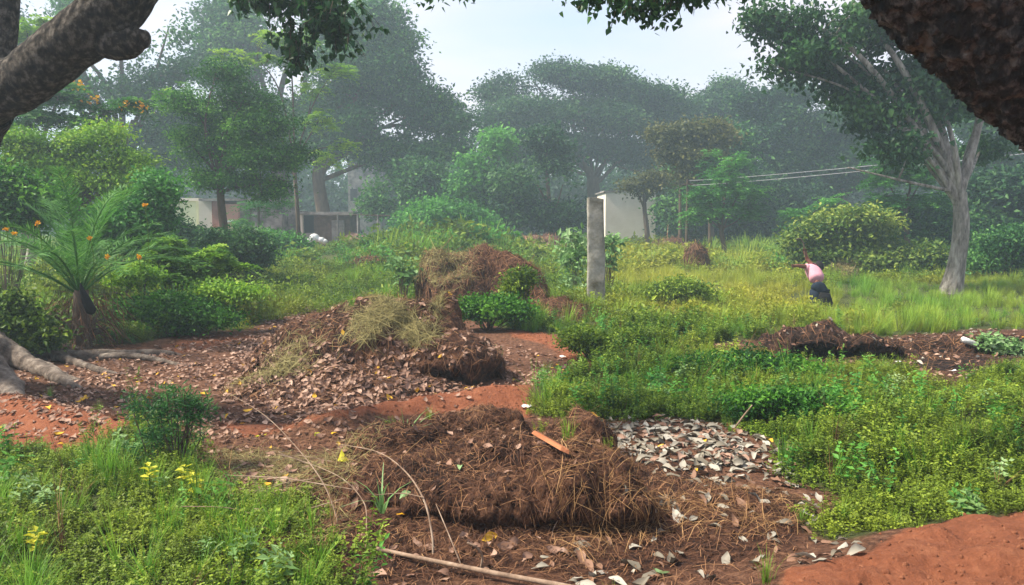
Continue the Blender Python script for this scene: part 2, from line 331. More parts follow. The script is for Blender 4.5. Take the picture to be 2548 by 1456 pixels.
for nm, arr in (('red', red), ('grn', grn), ('dk', dk)):
    a = gme.attributes.new(nm, 'FLOAT', 'POINT'); a.data.foreach_set('value', arr.astype(np.float32))
m, t, n, l = newmat('bare_earth')
o_ = n('ShaderNodeOutputMaterial'); p = n('ShaderNodeBsdfPrincipled'); l(p.outputs[0], o_.inputs[0]); p.inputs['Roughness'].default_value = 0.95; p.inputs['Specular IOR Level'].default_value = 0.15
tcx = n('ShaderNodeTexCoord')
def nzt(sc, det=8, ro=0.65):
    a = n('ShaderNodeTexNoise'); a.inputs['Scale'].default_value = sc; a.inputs['Detail'].default_value = det; a.inputs['Roughness'].default_value = ro; l(tcx.outputs['Object'], a.inputs['Vector']); return a.outputs[0]
def attr(nm):
    a = n('ShaderNodeAttribute'); a.attribute_name = nm; return a.outputs['Fac']
def mixc(f, a, b):
    q = n('ShaderNodeMix'); q.data_type = 'RGBA'; l(f, q.inputs[0]); l(a, q.inputs[6]); l(b, q.inputs[7]); return q.outputs[2]
n1 = nzt(5); n2 = nzt(22); 
r_b = ramp(n, [(0.34, (0.045, 0.021, 0.013)), (0.5, (0.125, 0.058, 0.034)), (0.68, (0.24, 0.125, 0.075))]); l(n2, r_b.inputs[0])
r_r = ramp(n, [(0.3, (0.15, 0.052, 0.027)), (0.5, (0.25, 0.086, 0.042)), (0.7, (0.36, 0.145, 0.075))]); mm_ = n('ShaderNodeMix'); mm_.data_type = 'FLOAT'; mm_.inputs[0].default_value = 0.5; l(n1, mm_.inputs[2]); l(n2, mm_.inputs[3]); l(mm_.outputs[0], r_r.inputs[0])
r_d = ramp(n, [(0.34, (0.014, 0.007, 0.005)), (0.5, (0.050, 0.022, 0.013)), (0.70, (0.13, 0.060, 0.033))]); l(n2, r_d.inputs[0])
r_g = ramp(n, [(0.3, (0.030, 0.040, 0.012)), (0.7, (0.085, 0.10, 0.030))]); l(n2, r_g.inputs[0])
def brk(f):   # breaks a mask's edge up with noise
    a = n('ShaderNodeMath'); a.operation = 'MULTIPLY_ADD'; a.inputs[1].default_value = 0.9; s_ = n('ShaderNodeMath'); s_.operation = 'SUBTRACT'; s_.inputs[1].default_value = 0.5
    l(n2, s_.inputs[0]); l(s_.outputs[0], a.inputs[0]); l(f, a.inputs[2])
    c = n('ShaderNodeMapRange'); c.inputs[1].default_value = 0.25; c.inputs[2].default_value = 0.75; l(a.outputs[0], c.inputs[0]); return c.outputs[0]
c = mixc(brk(attr('dk')), r_b.outputs[0], r_d.outputs[0]); c = mixc(brk(attr('red')), c, r_r.outputs[0]); c = mixc(attr('grn'), c, r_g.outputs[0])
l(c, p.inputs['Base Color'])
bp = n('ShaderNodeBump'); bp.inputs['Strength'].default_value = 0.95; bp.inputs['Distance'].default_value = 0.045; l(nzt(24, 11, 0.76), bp.inputs['Height']); l(bp.outputs[0], p.inputs['Normal'])
gme.materials.append(m)
ground = obj('ground', gme, kind='structure')
SURF = [(V, Fc[(Yg[:-1, :-1].ravel() > 1.5) & (Yg[:-1, :-1].ravel() < 16)])]

# ------------------------------------------------------------------ leaves
def basis(nrm, d):
    nrm = nrm / (np.linalg.norm(nrm, axis=1)[:, None] + 1e-9)
    d = d - nrm * (d * nrm).sum(1)[:, None]; d /= np.linalg.norm(d, axis=1)[:, None] + 1e-9
    return nrm, d, np.cross(nrm, d)
def leafquads(c, d, nrm, L, Wd, fold=0.2, wide=0.42):
    """rhombic folded leaves: base at c pointing along d"""
    nrm, d, s = basis(nrm, d); L = np.broadcast_to(L, (len(c),))[:, None]; Wd = np.broadcast_to(Wd, (len(c),))[:, None]
    mid = c + d * L * wide + nrm * Wd * fold
    V = np.stack([c, mid + s * Wd * .5, c + d * L, mid - s * Wd * .5], 1).reshape(-1, 3)
    return V, np.arange(len(V)).reshape(-1, 4)
def heartquads(c, d, nrm, L):
    """heart leaf with a drip tip, 2 quads + tip"""
    nrm, d, s = basis(nrm, d); L = np.broadcast_to(L, (len(c),))[:, None]
    pts = [(0, 0.0), (.46, .02), (.36, .5), (0, .78), (0, 1.12), (-.36, .5), (-.46, .02)]
    V = np.stack([c + s * L * a + d * L * b + nrm * L * (0.12 * abs(a) * 2) for a, b in pts], 1)
    k = len(pts); o = np.arange(len(c))[:, None] * k
    q = np.concatenate([o + np.array([[0, 1, 2, 3]]), o + np.array([[0, 3, 5, 6]]), o + np.array([[3, 2, 4, 5]])])
    return V.reshape(-1, 3), q
def rdir(n_): v = rng.normal(size=(n_, 3)); return v / np.linalg.norm(v, axis=1)[:, None]

def blob_points(B, n_, shell=0.45):
    """random points in ellipsoids B = rows of (x,y,z,rx,ry,rz); bigger ones get more; bias to the shell"""
    B = np.asarray(B, float); w = (B[:, 3] * B[:, 5]) + 1e-6; w /= w.sum(); k = rng.choice(len(B), n_, p=w)
    d = rdir(n_); r = rng.random(n_) ** shell
    lump = 1 + 0.22 * fbm(d[:, 0] * 2.3 + k * 9.1, d[:, 1] * 2.3, d[:, 2] * 2.3, 3, 31)
    return B[k, :3] + d * (r * lump)[:, None] * B[k, 3:6], d, k

def sublobes(B, m=9):
    o_ = []
    for b in np.asarray(B, float):
        d = rdir(m); d[:, 2] = d[:, 2] * .8 + .15; r = .45 + .35 * rng.random(m)
        for k in range(m):
            f = .30 + .22 * rng.random(); o_.append(np.concatenate([b[:3] + d[k] * r[k] * b[3:6], b[3:6] * f * (1, 1, .85)]))
    return np.array(o_)
def crown_mesh(name, B, mat, ncl, per, clr, leaf, style='leaf', droop=0.15, flat=0.55, zmin=0.05, upb=0.9, thin=0.0, gap=0.0, gapf=0.6, lobes=9):
    B_ = sublobes(B, lobes) if lobes else B
    lt_ = rng.normal(size=len(B_)) * .19
    C, D, K = blob_points(B_, ncl, .35); lt_ = lt_[K]
    if gap:
        keep = fbm(C[:, 0] * gapf, C[:, 1] * gapf, C[:, 2] * gapf, 2, 41) > -1 + gap
        C, D, K, lt_ = C[keep], D[keep], K[keep], lt_[keep]
    kz = C[:, 2] > zmin; C = C[kz]; lt_ = lt_[kz]; ncl = len(C)
    ct = 0.48 + lt_ + 0.13 * rng.normal(size=ncl) + 0.35 * fbm(C[:, 0] * .5, C[:, 1] * .5, C[:, 2] * .5, 2, 77)
    if style == 'pinnate':
        k = per; t = (np.arange(k) + 0.6) / k
        a = rng.random(ncl) * 2 * np.pi; ax = np.stack([np.cos(a), np.sin(a), 0.25 + 0.3 * rng.normal(size=ncl)], 1)
        ax /= np.linalg.norm(ax, axis=1)[:, None]; Lf = clr * (0.7 + 0.6 * rng.random(ncl))
        sd = np.cross(ax, (0, 0, 1.0)); sd /= np.linalg.norm(sd, axis=1)[:, None]
        pos = C[:, None] + ax[:, None] * (t[None, :, None] * Lf[:, None, None]); pos[..., 2] -= (t ** 2)[None] * Lf[:, None] * 0.45
        Vs = []; Fs = []; Ts = []; n0 = 0
        for sg in (-1, 1):
            dd = (sd[:, None] * sg + ax[:, None] * 0.45 + rng.normal(size=(ncl, k, 3)) * .12).reshape(-1, 3); dd[:, 2] -= droop
            nn = np.tile((0, 0, 1.0), (len(dd), 1)) + rng.normal(size=(len(dd), 3)) * .3
            sz = leaf * (0.8 + 0.4 * rng.random(len(dd)))
            v, f = leafquads(pos.reshape(-1, 3), dd, nn, sz, sz * .38); Vs.append(v); Fs.append(f + n0); n0 += len(v)
            Ts.append(np.repeat(np.repeat(ct, k) + .1 * rng.normal(size=len(dd)), 4))
        V = np.concatenate(Vs); Fq = np.concatenate(Fs); T = np.concatenate(Ts)
    else:
        n_ = ncl * per; c = np.repeat(C, per, 0) + rng.normal(size=(n_, 3)) * clr * np.array([1, 1, flat])
        nn = rdir(n_) + np.array([0, 0, upb]); dd = rdir(n_); dd[:, 2] -= droop * 2
        sz = leaf * (0.65 + 0.7 * rng.random(n_)); T0 = np.repeat(ct, per) + .12 * rng.normal(size=n_)
        if style == 'heart':
            dd[:, 2] -= 0.9; nn = rdir(n_); V, Fq = heartquads(c, dd, nn, sz * .8); T = np.repeat(T0, 7)
        elif style == 'narrow':
            V, Fq = leafquads(c, dd, nn, sz * 1.5, sz * .3); T = np.repeat(T0, 4)
        else:
            V, Fq = leafquads(c, dd, nn, sz, sz * .55); T = np.repeat(T0, 4)
    return npmesh(name, V, Fq, np.clip(T, 0, 1), mat), C

def px_blobs(bl, Y, dep=0.8):
    """picture-measured lobes -> ellipsoids standing at distance Y (+ their own offset)"""
    o_ = []
    for b in bl:
        y_ = Y + (b[4] if len(b) > 4 else 0); c = at(b[0], b[1], y_); k = y_ / F
        o_.append((c.x, c.y, c.z, b[2] * k, dep * 0.5 * (b[2] + b[3]) * k, b[3] * k))
    return np.array(o_)

def woody(B, C, base, fork, r0, mat_mb, ntw=40, seg=10, flare=1.35, bend=0.12, limbr=0.55, twr=0.12, amp=0.12, mids=None):
    mb = mat_mb; base = np.array(base); fork = np.array(fork); n_ = 14; t = np.linspace(0, 1, n_)[:, None]
    P = base + (fork - base) * t; P[:, 0] += bend * r0 * 3 * np.sin(t[:, 0] * 5); 
    if mids is not None: P = curve([base] + [np.array(m_) for m_ in mids] + [fork], 6)
    tt = np.linspace(0, 1, len(P)); R = r0 * (1 - .28 * tt) * (1 + (flare - 1) * np.exp(-tt * 9))
    P[0, 2] -= 0.15; mb.tube(P, R, seg, amp=amp, fr=2.2 / max(r0, .05) * .25, cap=True)
    anch = []
    order = np.argsort(-B[:, 3])
    for q, k in enumerate(order):
        c = B[k, :3]; st = P[-1] if q % 3 else P[max(0, int(len(P) * .82))]
        mid = st * .5 + c * .5 + np.array([0, 0, .10 * np.linalg.norm(c - st)]) + rng.normal(size=3) * .05 * np.linalg.norm(c - st)
        end = c + np.array([0, 0, B[k, 5] * .3])
        L = curve([st, mid, end], 7); r1 = r0 * limbr * max(.35, min(1.1, (B[k, 3] / (B[:, 3].max())) ** .7))
        mb.tube(L, np.linspace(r1, r1 * .3, len(L)), max(5, seg - 3), amp=amp * .6, fr=3)
        anch.append((L, r1))
    AP = np.concatenate([a[0][2:] for a in anch]); AR = np.concatenate([np.linspace(a[1], a[1] * .3, len(a[0]))[2:] for a in anch])
    if len(C):
        for c in C[rng.choice(len(C), min(ntw, len(C)), replace=False)]:
            d = np.linalg.norm(AP - c, axis=1) + 1.2 * np.maximum(0, AP[:, 2] - c[2]); k = int(np.argmin(d)); a = AP[k]
            md = (a + c) / 2 + rng.normal(size=3) * .08 * np.linalg.norm(c - a)
            mb.tube([a, md, c], [min(AR[k] * .5, r0 * twr * 2), r0 * twr, r0 * twr * .35], 4, cap=False)

def tree(name, label, Y, base_px, fork_px, r0, bl, mat, ncl, per, clr, leaf, cat='tree', style='leaf', bark='wood', ntw=40, group=None, dep=.8, seg=10, mids=None, limbr=.55, **kw):
    bx = at(base_px, HOR, Y).x; bz = float(ground_z(bx, Y)); base = (bx, Y, bz)
    root = thing(name, label, cat, base, group); B = px_blobs(bl, Y, dep)
    me, C = crown_mesh('crown', B, M[mat], ncl, per, clr, leaf, style, zmin=bz + .1, **kw)
    fk = at(fork_px[0], fork_px[1], Y); mb = MB()
    woody(B, C, base, tuple(fk), r0, mb, ntw, seg, limbr=limbr, mids=[tuple(at(a, b, Y)) for a, b in mids] if mids else None)
    obj('trunk', mb.mesh('trunk', M[bark]), root); obj('crown', me, root)
    return root, C

def shrub(name, label, Y, bl, mat, ncl, per, clr, leaf, cat='shrub', style='leaf', group=None, dep=.9, base_px=None, nst=7, stem='wood', part='foliage', **kw):
    B = px_blobs(bl, Y, dep); bx = at(base_px if base_px else bl[0][0], HOR, Y).x; bz = float(ground_z(bx, Y))
    root = thing(name, label, cat, (bx, Y, bz), group)
    kw.setdefault('zmin', bz + .02); me, C = crown_mesh(part, B, M[mat], ncl, per, clr, leaf, style, **kw)
    mb = MB(); 
    for c in C[rng.choice(len(C), min(nst * 4, len(C)), replace=False)]:
        b = np.array((bx + rng.normal() * .06 * B[0, 3], Y + rng.normal() * .06 * B[0, 3], bz - .05))
        mb.tube([b, (b * .55 + c * .45) + rng.normal(size=3) * .04, c], [max(.006, B[0, 3] * .02), max(.004, B[0, 3] * .012), .004], 5, cap=False)
    obj('stem', mb.mesh('stem', M[stem]), root); obj(part, me, root)
    return root

# ------------------------------------------------------------------ heaps
def heap(name, label, cat, lumps, res, mat='compost', seed=0, warp=0.10, rough=0.03, rf=7.0, straw=None, straw_n=0, straw_l=0.10, straw_w=0.004, hay_n=0, hay_l=0.14, hay_where=None, group=None, collide=True, under=None, top=0.18, hay_mat='hay'):
    L = np.array(lumps, float)                       # x, y, rx, ry, height, sharpness
    x0, x1 = (L[:, 0] - L[:, 2]).min() - .25, (L[:, 0] + L[:, 2]).max() + .25
    y0, y1 = (L[:, 1] - L[:, 3]).min() - .25, (L[:, 1] + L[:, 3]).max() + .25
    gx, gy = np.meshgrid(np.arange(x0, x1, res), np.arange(y0, y1, res)); r_, c_ = gx.shape
    sc = 1.0 / max(.25, L[:, 2].mean())
    wx = gx + warp * fbm(gx * 2.2 * sc + 9, gy * 2.2 * sc, 0, 5, seed, .6); wy = gy + warp * fbm(gx * 2.2 * sc - 9, gy * 2.2 * sc, 0, 5, seed + 7, .6)
    h = np.full(gx.shape, -0.06)
    for a, b, rx, ry, hh, pw in L:
        d = np.sqrt(((wx - a) / rx) ** 2 + ((wy - b) / ry) ** 2)
        q = hh * np.clip(1 - np.clip(d, 0, 1) ** pw, 0, 1) ** .8 - 0.06 * sstep(.96, 1.08, d)
        h = np.maximum(h, q) + top * np.minimum(np.maximum(h, 0), np.maximum(q, 0))
    z = ground_z(gx, gy) + h; V = np.stack([gx, gy, z], -1)
    du = np.gradient(V, axis=1); dv = np.gradient(V, axis=0); nn = np.cross(du, dv); nn /= np.linalg.norm(nn, axis=2)[..., None]
    amp = rough * sstep(-.01, .10, h)
    V = V + nn * (amp * (1.4 * fbm(V[..., 0] * rf, V[..., 1] * rf, V[..., 2] * rf, 5, seed + 3, .62)))[..., None]
    if under:
        amt, hc, ux0, ux1, uy0, uy1 = under            # digs a hollow under the front lip
        k = amt * sstep(ux0 - .12, ux0 + .12, gx) * sstep(ux1 + .12, ux1 - .12, gx) * sstep(uy1 + .1, uy1 - .05, gy) * (h < hc) * (1 + .5 * fbm(gx * 5, gx * 0, 0, 3, seed + 40))
        V[..., 1] += k * sstep(hc, 0.0, h)
    tone = np.clip(.5 + .5 * fbm(gx * 2.2, gy * 2.2, V[..., 2] * 3, 4, seed + 5), 0, 1)
    V = V.reshape(-1, 3); i, j = np.meshgrid(np.arange(r_ - 1), np.arange(c_ - 1), indexing='ij')
    Fq = np.stack([i * c_ + j, i * c_ + j + 1, (i + 1) * c_ + j + 1, (i + 1) * c_ + j], -1).reshape(-1, 4)
    keep = (h.ravel()[Fq] > -0.055).any(1); Fq = Fq[keep]
    used = np.unique(Fq); mp2 = np.full(len(V), -1); mp2[used] = np.arange(len(used)); V = V[used]; Fq = mp2[Fq]
    cx, cy = L[0, 0], L[0, 1]; root = thing(name, label, cat, (cx, cy, float(ground_z(cx, cy))), group)
    obj('soil', npmesh('soil', V, Fq, tone.ravel()[used], M[mat], True), root)
    if collide: SURF.append((V, Fq))
    hv = h.ravel()[used]
    if straw_n: obj('straw', fibres(V, Fq, hv, straw_n, straw_l, straw_w, M[straw or 'straw'], seed=seed), root, kind='stuff')
    if hay_n: obj('hay', fibres(V, Fq, hv, hay_n, hay_l, straw_w, M[hay_mat], hay_where, lift=.03, seed=seed), root, kind='stuff')
    return root

def fibres(V, Fq, hv, n_, ln, wd, mat, where=None, lift=.012, seed=0):
    A, B, C_, D = (V[Fq[:, k]] for k in range(4)); nr_ = np.cross(C_ - A, D - B); ar = np.linalg.norm(nr_, axis=1); nr_ = nr_ / (ar[:, None] + 1e-12)
    w = ar * (hv[Fq].mean(1) > 0.005)
    cc = (A + C_) / 2; w = w * (0.25 + np.clip(.6 + fbm(cc[:, 0] * 4, cc[:, 1] * 4, cc[:, 2] * 4, 3, seed + 9), 0, 1.4))
    if where is not None: w = w * where(cc[:, 0], cc[:, 1], cc[:, 2])
    w /= w.sum(); k = rng.choice(len(Fq), n_, p=w); u = rng.random((n_, 2))
    P = A[k] + (B[k] - A[k]) * u[:, :1] + (D[k] - A[k]) * u[:, 1:]; Nn = nr_[k]
    g = np.array([0, 0, -1.0]); T = rdir(n_) + g * (1 - Nn[:, 2:3]) * 1.5; T -= Nn * (T * Nn).sum(1)[:, None]; T /= np.linalg.norm(T, axis=1)[:, None] + 1e-9
    s = np.cross(Nn, T); l_ = ln * np.exp(rng.normal(size=n_) * .5); cv = rng.normal(size=n_) * .16; rows = []
    tl = rng.normal(size=n_) * .10
    for q, t_ in enumerate(np.linspace(-.5, .5, 4)):
        arch = (.25 - t_ * t_) * 4 * lift * (0.3 + rng.random(n_)) + .004
        c = P + T * (t_ * l_)[:, None] + s * (cv * l_ * t_ * t_)[:, None] + Nn * (arch + np.abs(tl) * l_ * (t_ + .5) * .5)[:, None]
        ww = wd * (1.0 - .5 * abs(t_) * 2)
        rows += [c - s * ww * .5, c + s * ww * .5]
    VV = np.stack(rows, 1).reshape(-1, 3); o_ = np.arange(n_)[:, None] * 8
    FF = np.concatenate([o_ + np.array([[0, 1, 3, 2]]), o_ + np.array([[2, 3, 5, 4]]), o_ + np.array([[4, 5, 7, 6]])])
    tn = np.clip(.45 + .28 * rng.normal(size=n_), 0, 1)
    return npmesh('fibres', VV, FF, np.repeat(tn, 8), mat)

heap('compost_heap', 'low broad dark brown compost heap with deep undercut front, behind the fallen branch', 'compost heap',
     [(-.15, 5.10, 1.08, .85, .20, 3), (.36, 4.42, .52, .38, .37, 3), (-.12, 4.30, .58, .30, .27, 3), (.15, 4.85, .70, .50, .30, 2.5), (-.80, 5.45, .46, .42, .28, 2.5), (-.30, 5.82, .62, .26, .28, 2.5),
      (.45, 5.62, .30, .26, .30, 2.5), (-.60, 4.62, .44, .32, .22, 3), (1.15, 4.6, .65, .48, .08, 2), (-.35, 4.15, 1.2, .60, .08, 1.6), (-.9, 4.9, .5, .5, .12, 2)],
     .0115, seed=3, warp=.12, rough=.075, rf=5.5, straw_n=8000, straw_l=.08, straw_w=.0028, hay_n=900, hay_l=.17, hay_mat='goldstraw', hay_where=lambda x, y, z: sstep(.15, .5, x) * sstep(5.0, 4.4, y) + .05, under=(.20, .15, -.75, .75, 3.5, 4.6), top=.10)
heap('compost_heap', 'tall brown leaf heap capped with greenish dry hay, in the middle of the clearing', 'compost heap',
     [(-1.55, 8.9, 1.30, 1.0, .66, 1.8), (-1.25, 8.9, .95, .75, .70, 2.0), (-2.2, 9.0, .85, .75, .54, 1.9), (-.55, 8.55, .55, .60, .46, 2.4), (-1.75, 7.9, 1.25, .65, .20, 1.6), (-.82, 9.4, .30, .30, .76, 2.2)],
     .018, seed=11, warp=.16, rough=.07, rf=4.5, straw_n=5000, straw_l=.12, straw_w=.005, hay_n=9000, hay_l=.17, under=(.25, .25, -.9, -.1, 7.6, 8.5),
     hay_where=lambda x, y, z: sstep(.42, .62, z + .22 * fbm(x * 3, y * 3, 0, 3, 5)) * sstep(-2.2, -1.5, x) * sstep(-.72, -1.05, x) * sstep(-.1, .15, fbm(x * 2.1, y * 2.1, z, 3, 6) + .15) + .6 * np.exp(-(((x + 2.45) / .25) ** 2 + ((y - 8.1) / .25) ** 2)))
heap('compost_heap', 'two-lobed brown straw heap among green weeds, behind the hay-capped heap', 'compost heap',
     [(-.74, 14.9, .88, .8, 1.14, 2.3), (-.06, 14.7, .75, .65, 1.02, 2.2), (.25, 14.3, .5, .5, .85, 2.2), (-.95, 14.0, .62, .45, .72, 2.6), (.75, 13.8, .75, .35, .36, 1.8), (-1.40, 14.6, .40, .6, .95, 2.6)],
     .026, seed=21, warp=.17, rough=.11, rf=3.6, straw_n=9000, straw_l=.17, straw_w=.009, hay_n=2200, hay_l=.2, hay_where=lambda x, y, z: sstep(.5, .7, z) * sstep(-.5, -1.2, x))
heap('compost_heap', 'dark crumbling compost heap with near-black hollow front, right of the weeds beyond the grey leaves', 'compost heap',
     [(3.68, 9.85, .58, .5, .36, 2.8), (4.2, 9.75, .62, .45, .27, 3), (4.62, 9.6, .40, .36, .17, 2.6), (4.1, 9.0, .9, .30, .03, 2)],
     .018, 'darkcompost', seed=33, warp=.14, rough=.10, rf=5, straw_n=1200, straw_l=.10, straw_w=.006, under=(.55, .26, 3.45, 4.85, 8.5, 9.8))
heap('compost_heap', 'flat dark compost heap under a sprawling green seedling at the right edge', 'compost heap',
     [(6.1, 10.2, .75, .45, .25, 2.6), (5.35, 10.4, .5, .4, .17, 2), (5.6, 9.5, .9, .6, .05, 2), (6.8, 10.0, .6, .45, .20, 2.5)],
     .022, 'darkcompost', seed=41, warp=.15, rough=.07, rf=5, straw_n=1800, straw_l=.11, straw_w=.006, under=(.25, .20, 5.8, 7.3, 9.2, 10.1))
def pxheap(name, label, cat, px, py, Y, rw, hh, seed, mat, lump2=None, **kw):
    c = at(px, py, Y); k = rw * Y / F
    heap(name, label, cat, [(c.x, Y, k, k * .7, hh, 1.8), (c.x - k * .5, Y + .1 * k, k * .55, k * .5, hh * .7, 1.8), (c.x + k * .55, Y, k * .5, k * .45, hh * .55, 1.8)], max(.05, k / 30), mat, seed, warp=k * .3, rough=.14 * k, rf=2.5 / max(k, .4), collide=False, **kw)
pxheap('soil_heap', 'far reddish brown soil heap in front of the round dark tree', 'soil heap', 1350, 575, 36, 85, 1.05, 51, 'farsoil', straw_n=1500, straw_l=.3, straw_w=.03)
pxheap('soil_heap', 'far grey brown rubble heap beside the pale wall', 'soil heap', 1675, 590, 40, 60, .72, 52, 'compost', straw_n=1500, straw_l=.3, straw_w=.03)
pxheap('hay_heap', 'small brown hay heap in the meadow left of the low small tree', 'hay heap', 1735, 640, 27, 34, .85, 53, 'compost', straw_n=2500, straw_l=.25, straw_w=.02)
pxheap('hay_heap', 'pale low hay patch at the foot of the yellow-green bush', 'hay heap', 2095, 680, 24, 40, .42, 54, 'compost', straw='hay', straw_n=2000, straw_l=.25, straw_w=.02)
pxheap('soil_heap', 'low far brown soil heap beside the shed doorway', 'soil heap', 880, 575, 39, 50, 1.1, 55, 'farsoil')
pxheap('hay_heap', 'low brown hay strip in the weeds left of the two-lobed heap', 'hay heap', 920, 645, 24, 55, .38, 56, 'compost', straw_n=2000, straw_l=.25, straw_w=.02)

off = 0; VV = []; FF = []
for v, f in SURF: VV.append(v); FF.append(f + off); off += len(v)
VV = np.concatenate(VV); FF = np.concatenate(FF)
_u = np.unique(FF); _m = np.full(len(VV), -1); _m[_u] = np.arange(len(_u)); VV = VV[_u]; FF = _m[FF]
BVH = BVHTree.FromPolygons([tuple(v) for v in VV.tolist()], FF.tolist())
def drop(x, y):
    h = BVH.ray_cast(Vector((x, y, 8)), Vector((0, 0, -1)))
    if h[0] is None: return Vector((x, y, float(ground_z(x, y)))), Vector((0, 0, 1))
    nn = h[1]; return h[0], (nn if nn.z > 0 else -nn)

# ------------------------------------------------------------------ scattering (uncountable ground cover)
def scatter(name, P, R, Sc, protos, label, cat, tint=None, var=None):
    n_ = len(P); me = bpy.data.meshes.new(name); me.vertices.add(n_); me.vertices.foreach_set('co', np.asarray(P, np.float32).ravel())
    def fa(nm, arr, ty='FLOAT', key='value'):
        a = me.attributes.new(nm, ty, 'POINT'); a.data.foreach_set(key, np.asarray(arr, np.float32).ravel())
    fa('rot', R, 'FLOAT_VECTOR', 'vector'); fa('scl', Sc); fa('tint', tint if tint is not None else np.zeros(n_)); fa('rnd', rng.random(n_) - .5)
    a = me.attributes.new('var', 'INT', 'POINT'); a.data.foreach_set('value', np.asarray(var if var is not None else rng.integers(0, len(protos), n_), np.int32))
    g = bpy.data.node_groups.new(name, 'GeometryNodeTree')
    g.interface.new_socket('Geometry', in_out='INPUT', socket_type='NodeSocketGeometry'); g.interface.new_socket('Geometry', in_out='OUTPUT', socket_type='NodeSocketGeometry')
    gi = g.nodes.new('NodeGroupInput'); go = g.nodes.new('NodeGroupOutput'); jn = g.nodes.new('GeometryNodeJoinGeometry')
    def na(nm, ty):
        q = g.nodes.new('GeometryNodeInputNamedAttribute'); q.data_type = ty; q.inputs[0].default_value = nm; return q.outputs[0]
    ro, sc_, va = na('rot', 'FLOAT_VECTOR'), na('scl', 'FLOAT'), na('var', 'INT')
    for k, pm in enumerate(protos):
        po = bpy.data.objects.new(name + '_source', pm)
        oi = g.nodes.new('GeometryNodeObjectInfo'); oi.inputs['Object'].default_value = po; oi.inputs['As Instance'].default_value = False
        ip = g.nodes.new('GeometryNodeInstanceOnPoints'); cp = g.nodes.new('FunctionNodeCompare'); cp.data_type = 'INT'; cp.operation = 'EQUAL'
        ia = [s for s in cp.inputs if s.type == 'INT']; g.links.new(va, ia[0]); ia[1].default_value = k
        g.links.new(gi.outputs[0], ip.inputs['Points']); g.links.new(cp.outputs[0], ip.inputs['Selection']); g.links.new(oi.outputs['Geometry'], ip.inputs['Instance'])
        g.links.new(ro, ip.inputs['Rotation']); g.links.new(sc_, ip.inputs['Scale']); g.links.new(ip.outputs[0], jn.inputs[0])
    g.links.new(jn.outputs[0], go.inputs[0])
    o = obj(name, me, kind='stuff', label=label, category=cat); md = o.modifiers.new('scatter', 'NODES'); md.node_group = g
    return o
def sample(dens, y0, y1, mask, x0=-1e9, x1=1e9, spread=.72):
    w1 = y1 * spread + 1.5; n_ = int((y1 - y0) * 2 * w1 * dens); x = rng.uniform(-w1, w1, n_); y = rng.uniform(y0, y1, n_)
    k = (np.abs(x) < y * spread + 1.2) & (x > x0) & (x < x1); x, y = x[k], y[k]
    k = rng.random(len(x)) < mask(x, y); return x[k], y[k]

# plant prototypes
def p_herb(seed, Hh=.28, st=11, lf=.032, mat='herb', per=12, spread=.12, wide=.6):
    V = []; Fq = []; T = []; n0 = 0
    for s in range(st):
        a = rng.random() * 6.28; r = rng.random() * spread; hh = Hh * (.55 + .55 * rng.random()); lean = .35 * rng.random()
        b = np.array([r * math.cos(a), r * math.sin(a), 0]); tp = b + np.array([math.cos(a) * lean * hh, math.sin(a) * lean * hh, hh])
        k = per; t = (.25 + .75 * np.arange(k) / (k - 1))[:, None]; c = b + (tp - b) * t
        an = np.arange(k) * 2.4 + rng.random() * 6; dd = np.stack([np.cos(an), np.sin(an), .25 + .3 * rng.normal(size=k)], 1)
        nn = np.tile((0, 0, 1.), (k, 1)) + rng.normal(size=(k, 3)) * .35; L = lf * (.6 + .7 * rng.random(k)) * (1.15 - .3 * t[:, 0])
        for rep in range(2):
            v, f = leafquads(c + rng.normal(size=(k, 3)) * .004, dd * (1, 1, 1) if rep == 0 else dd * (-1, -1, 1), nn, L, L * wide); V.append(v); Fq.append(f + n0); n0 += len(v)
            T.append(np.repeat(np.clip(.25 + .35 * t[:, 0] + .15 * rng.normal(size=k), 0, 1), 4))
        sd = np.array([-math.sin(a), math.cos(a), 0]) * .0025
        V.append(np.array([b - sd, b + sd, tp + sd * .5, tp - sd * .5])); Fq.append(np.array([[n0, n0 + 1, n0 + 2, n0 + 3]])); n0 += 4; T.append(np.full(4, .3))
    return npmesh('p', np.concatenate(V), np.concatenate(Fq), np.concatenate(T), M[mat])
def p_grass(seed, Hh=.30, nb=46, wd=.006, mat='grass', spread=.07, lean=.7):
    a = rng.random(nb) * 6.28; r = rng.random(nb) * spread; hh = Hh * (.5 + .7 * rng.random(nb)); ln = lean * rng.random(nb)
    d = np.stack([np.cos(a), np.sin(a), 0 * a], 1); b = d * r[:, None]; s = np.stack([-np.sin(a), np.cos(a), 0 * a], 1); rows = []
    for t in (0, .4, .75, 1.0):
        c = b + d * (ln * hh * t ** 2)[:, None]; c[:, 2] += hh * (t - .35 * ln * t * t); w = wd * (1 - t * .85) * .5
        rows += [c - s * w, c + s * w]
    V = np.stack(rows, 1).reshape(-1, 3); o_ = np.arange(nb)[:, None] * 8
    Fq = np.concatenate([o_ + np.array([[0, 1, 3, 2]]), o_ + np.array([[2, 3, 5, 4]]), o_ + np.array([[4, 5, 7, 6]])])
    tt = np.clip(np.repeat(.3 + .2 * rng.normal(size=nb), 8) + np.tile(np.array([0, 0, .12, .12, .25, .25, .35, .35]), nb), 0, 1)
    return npmesh('p', V, Fq, tt, M[mat])
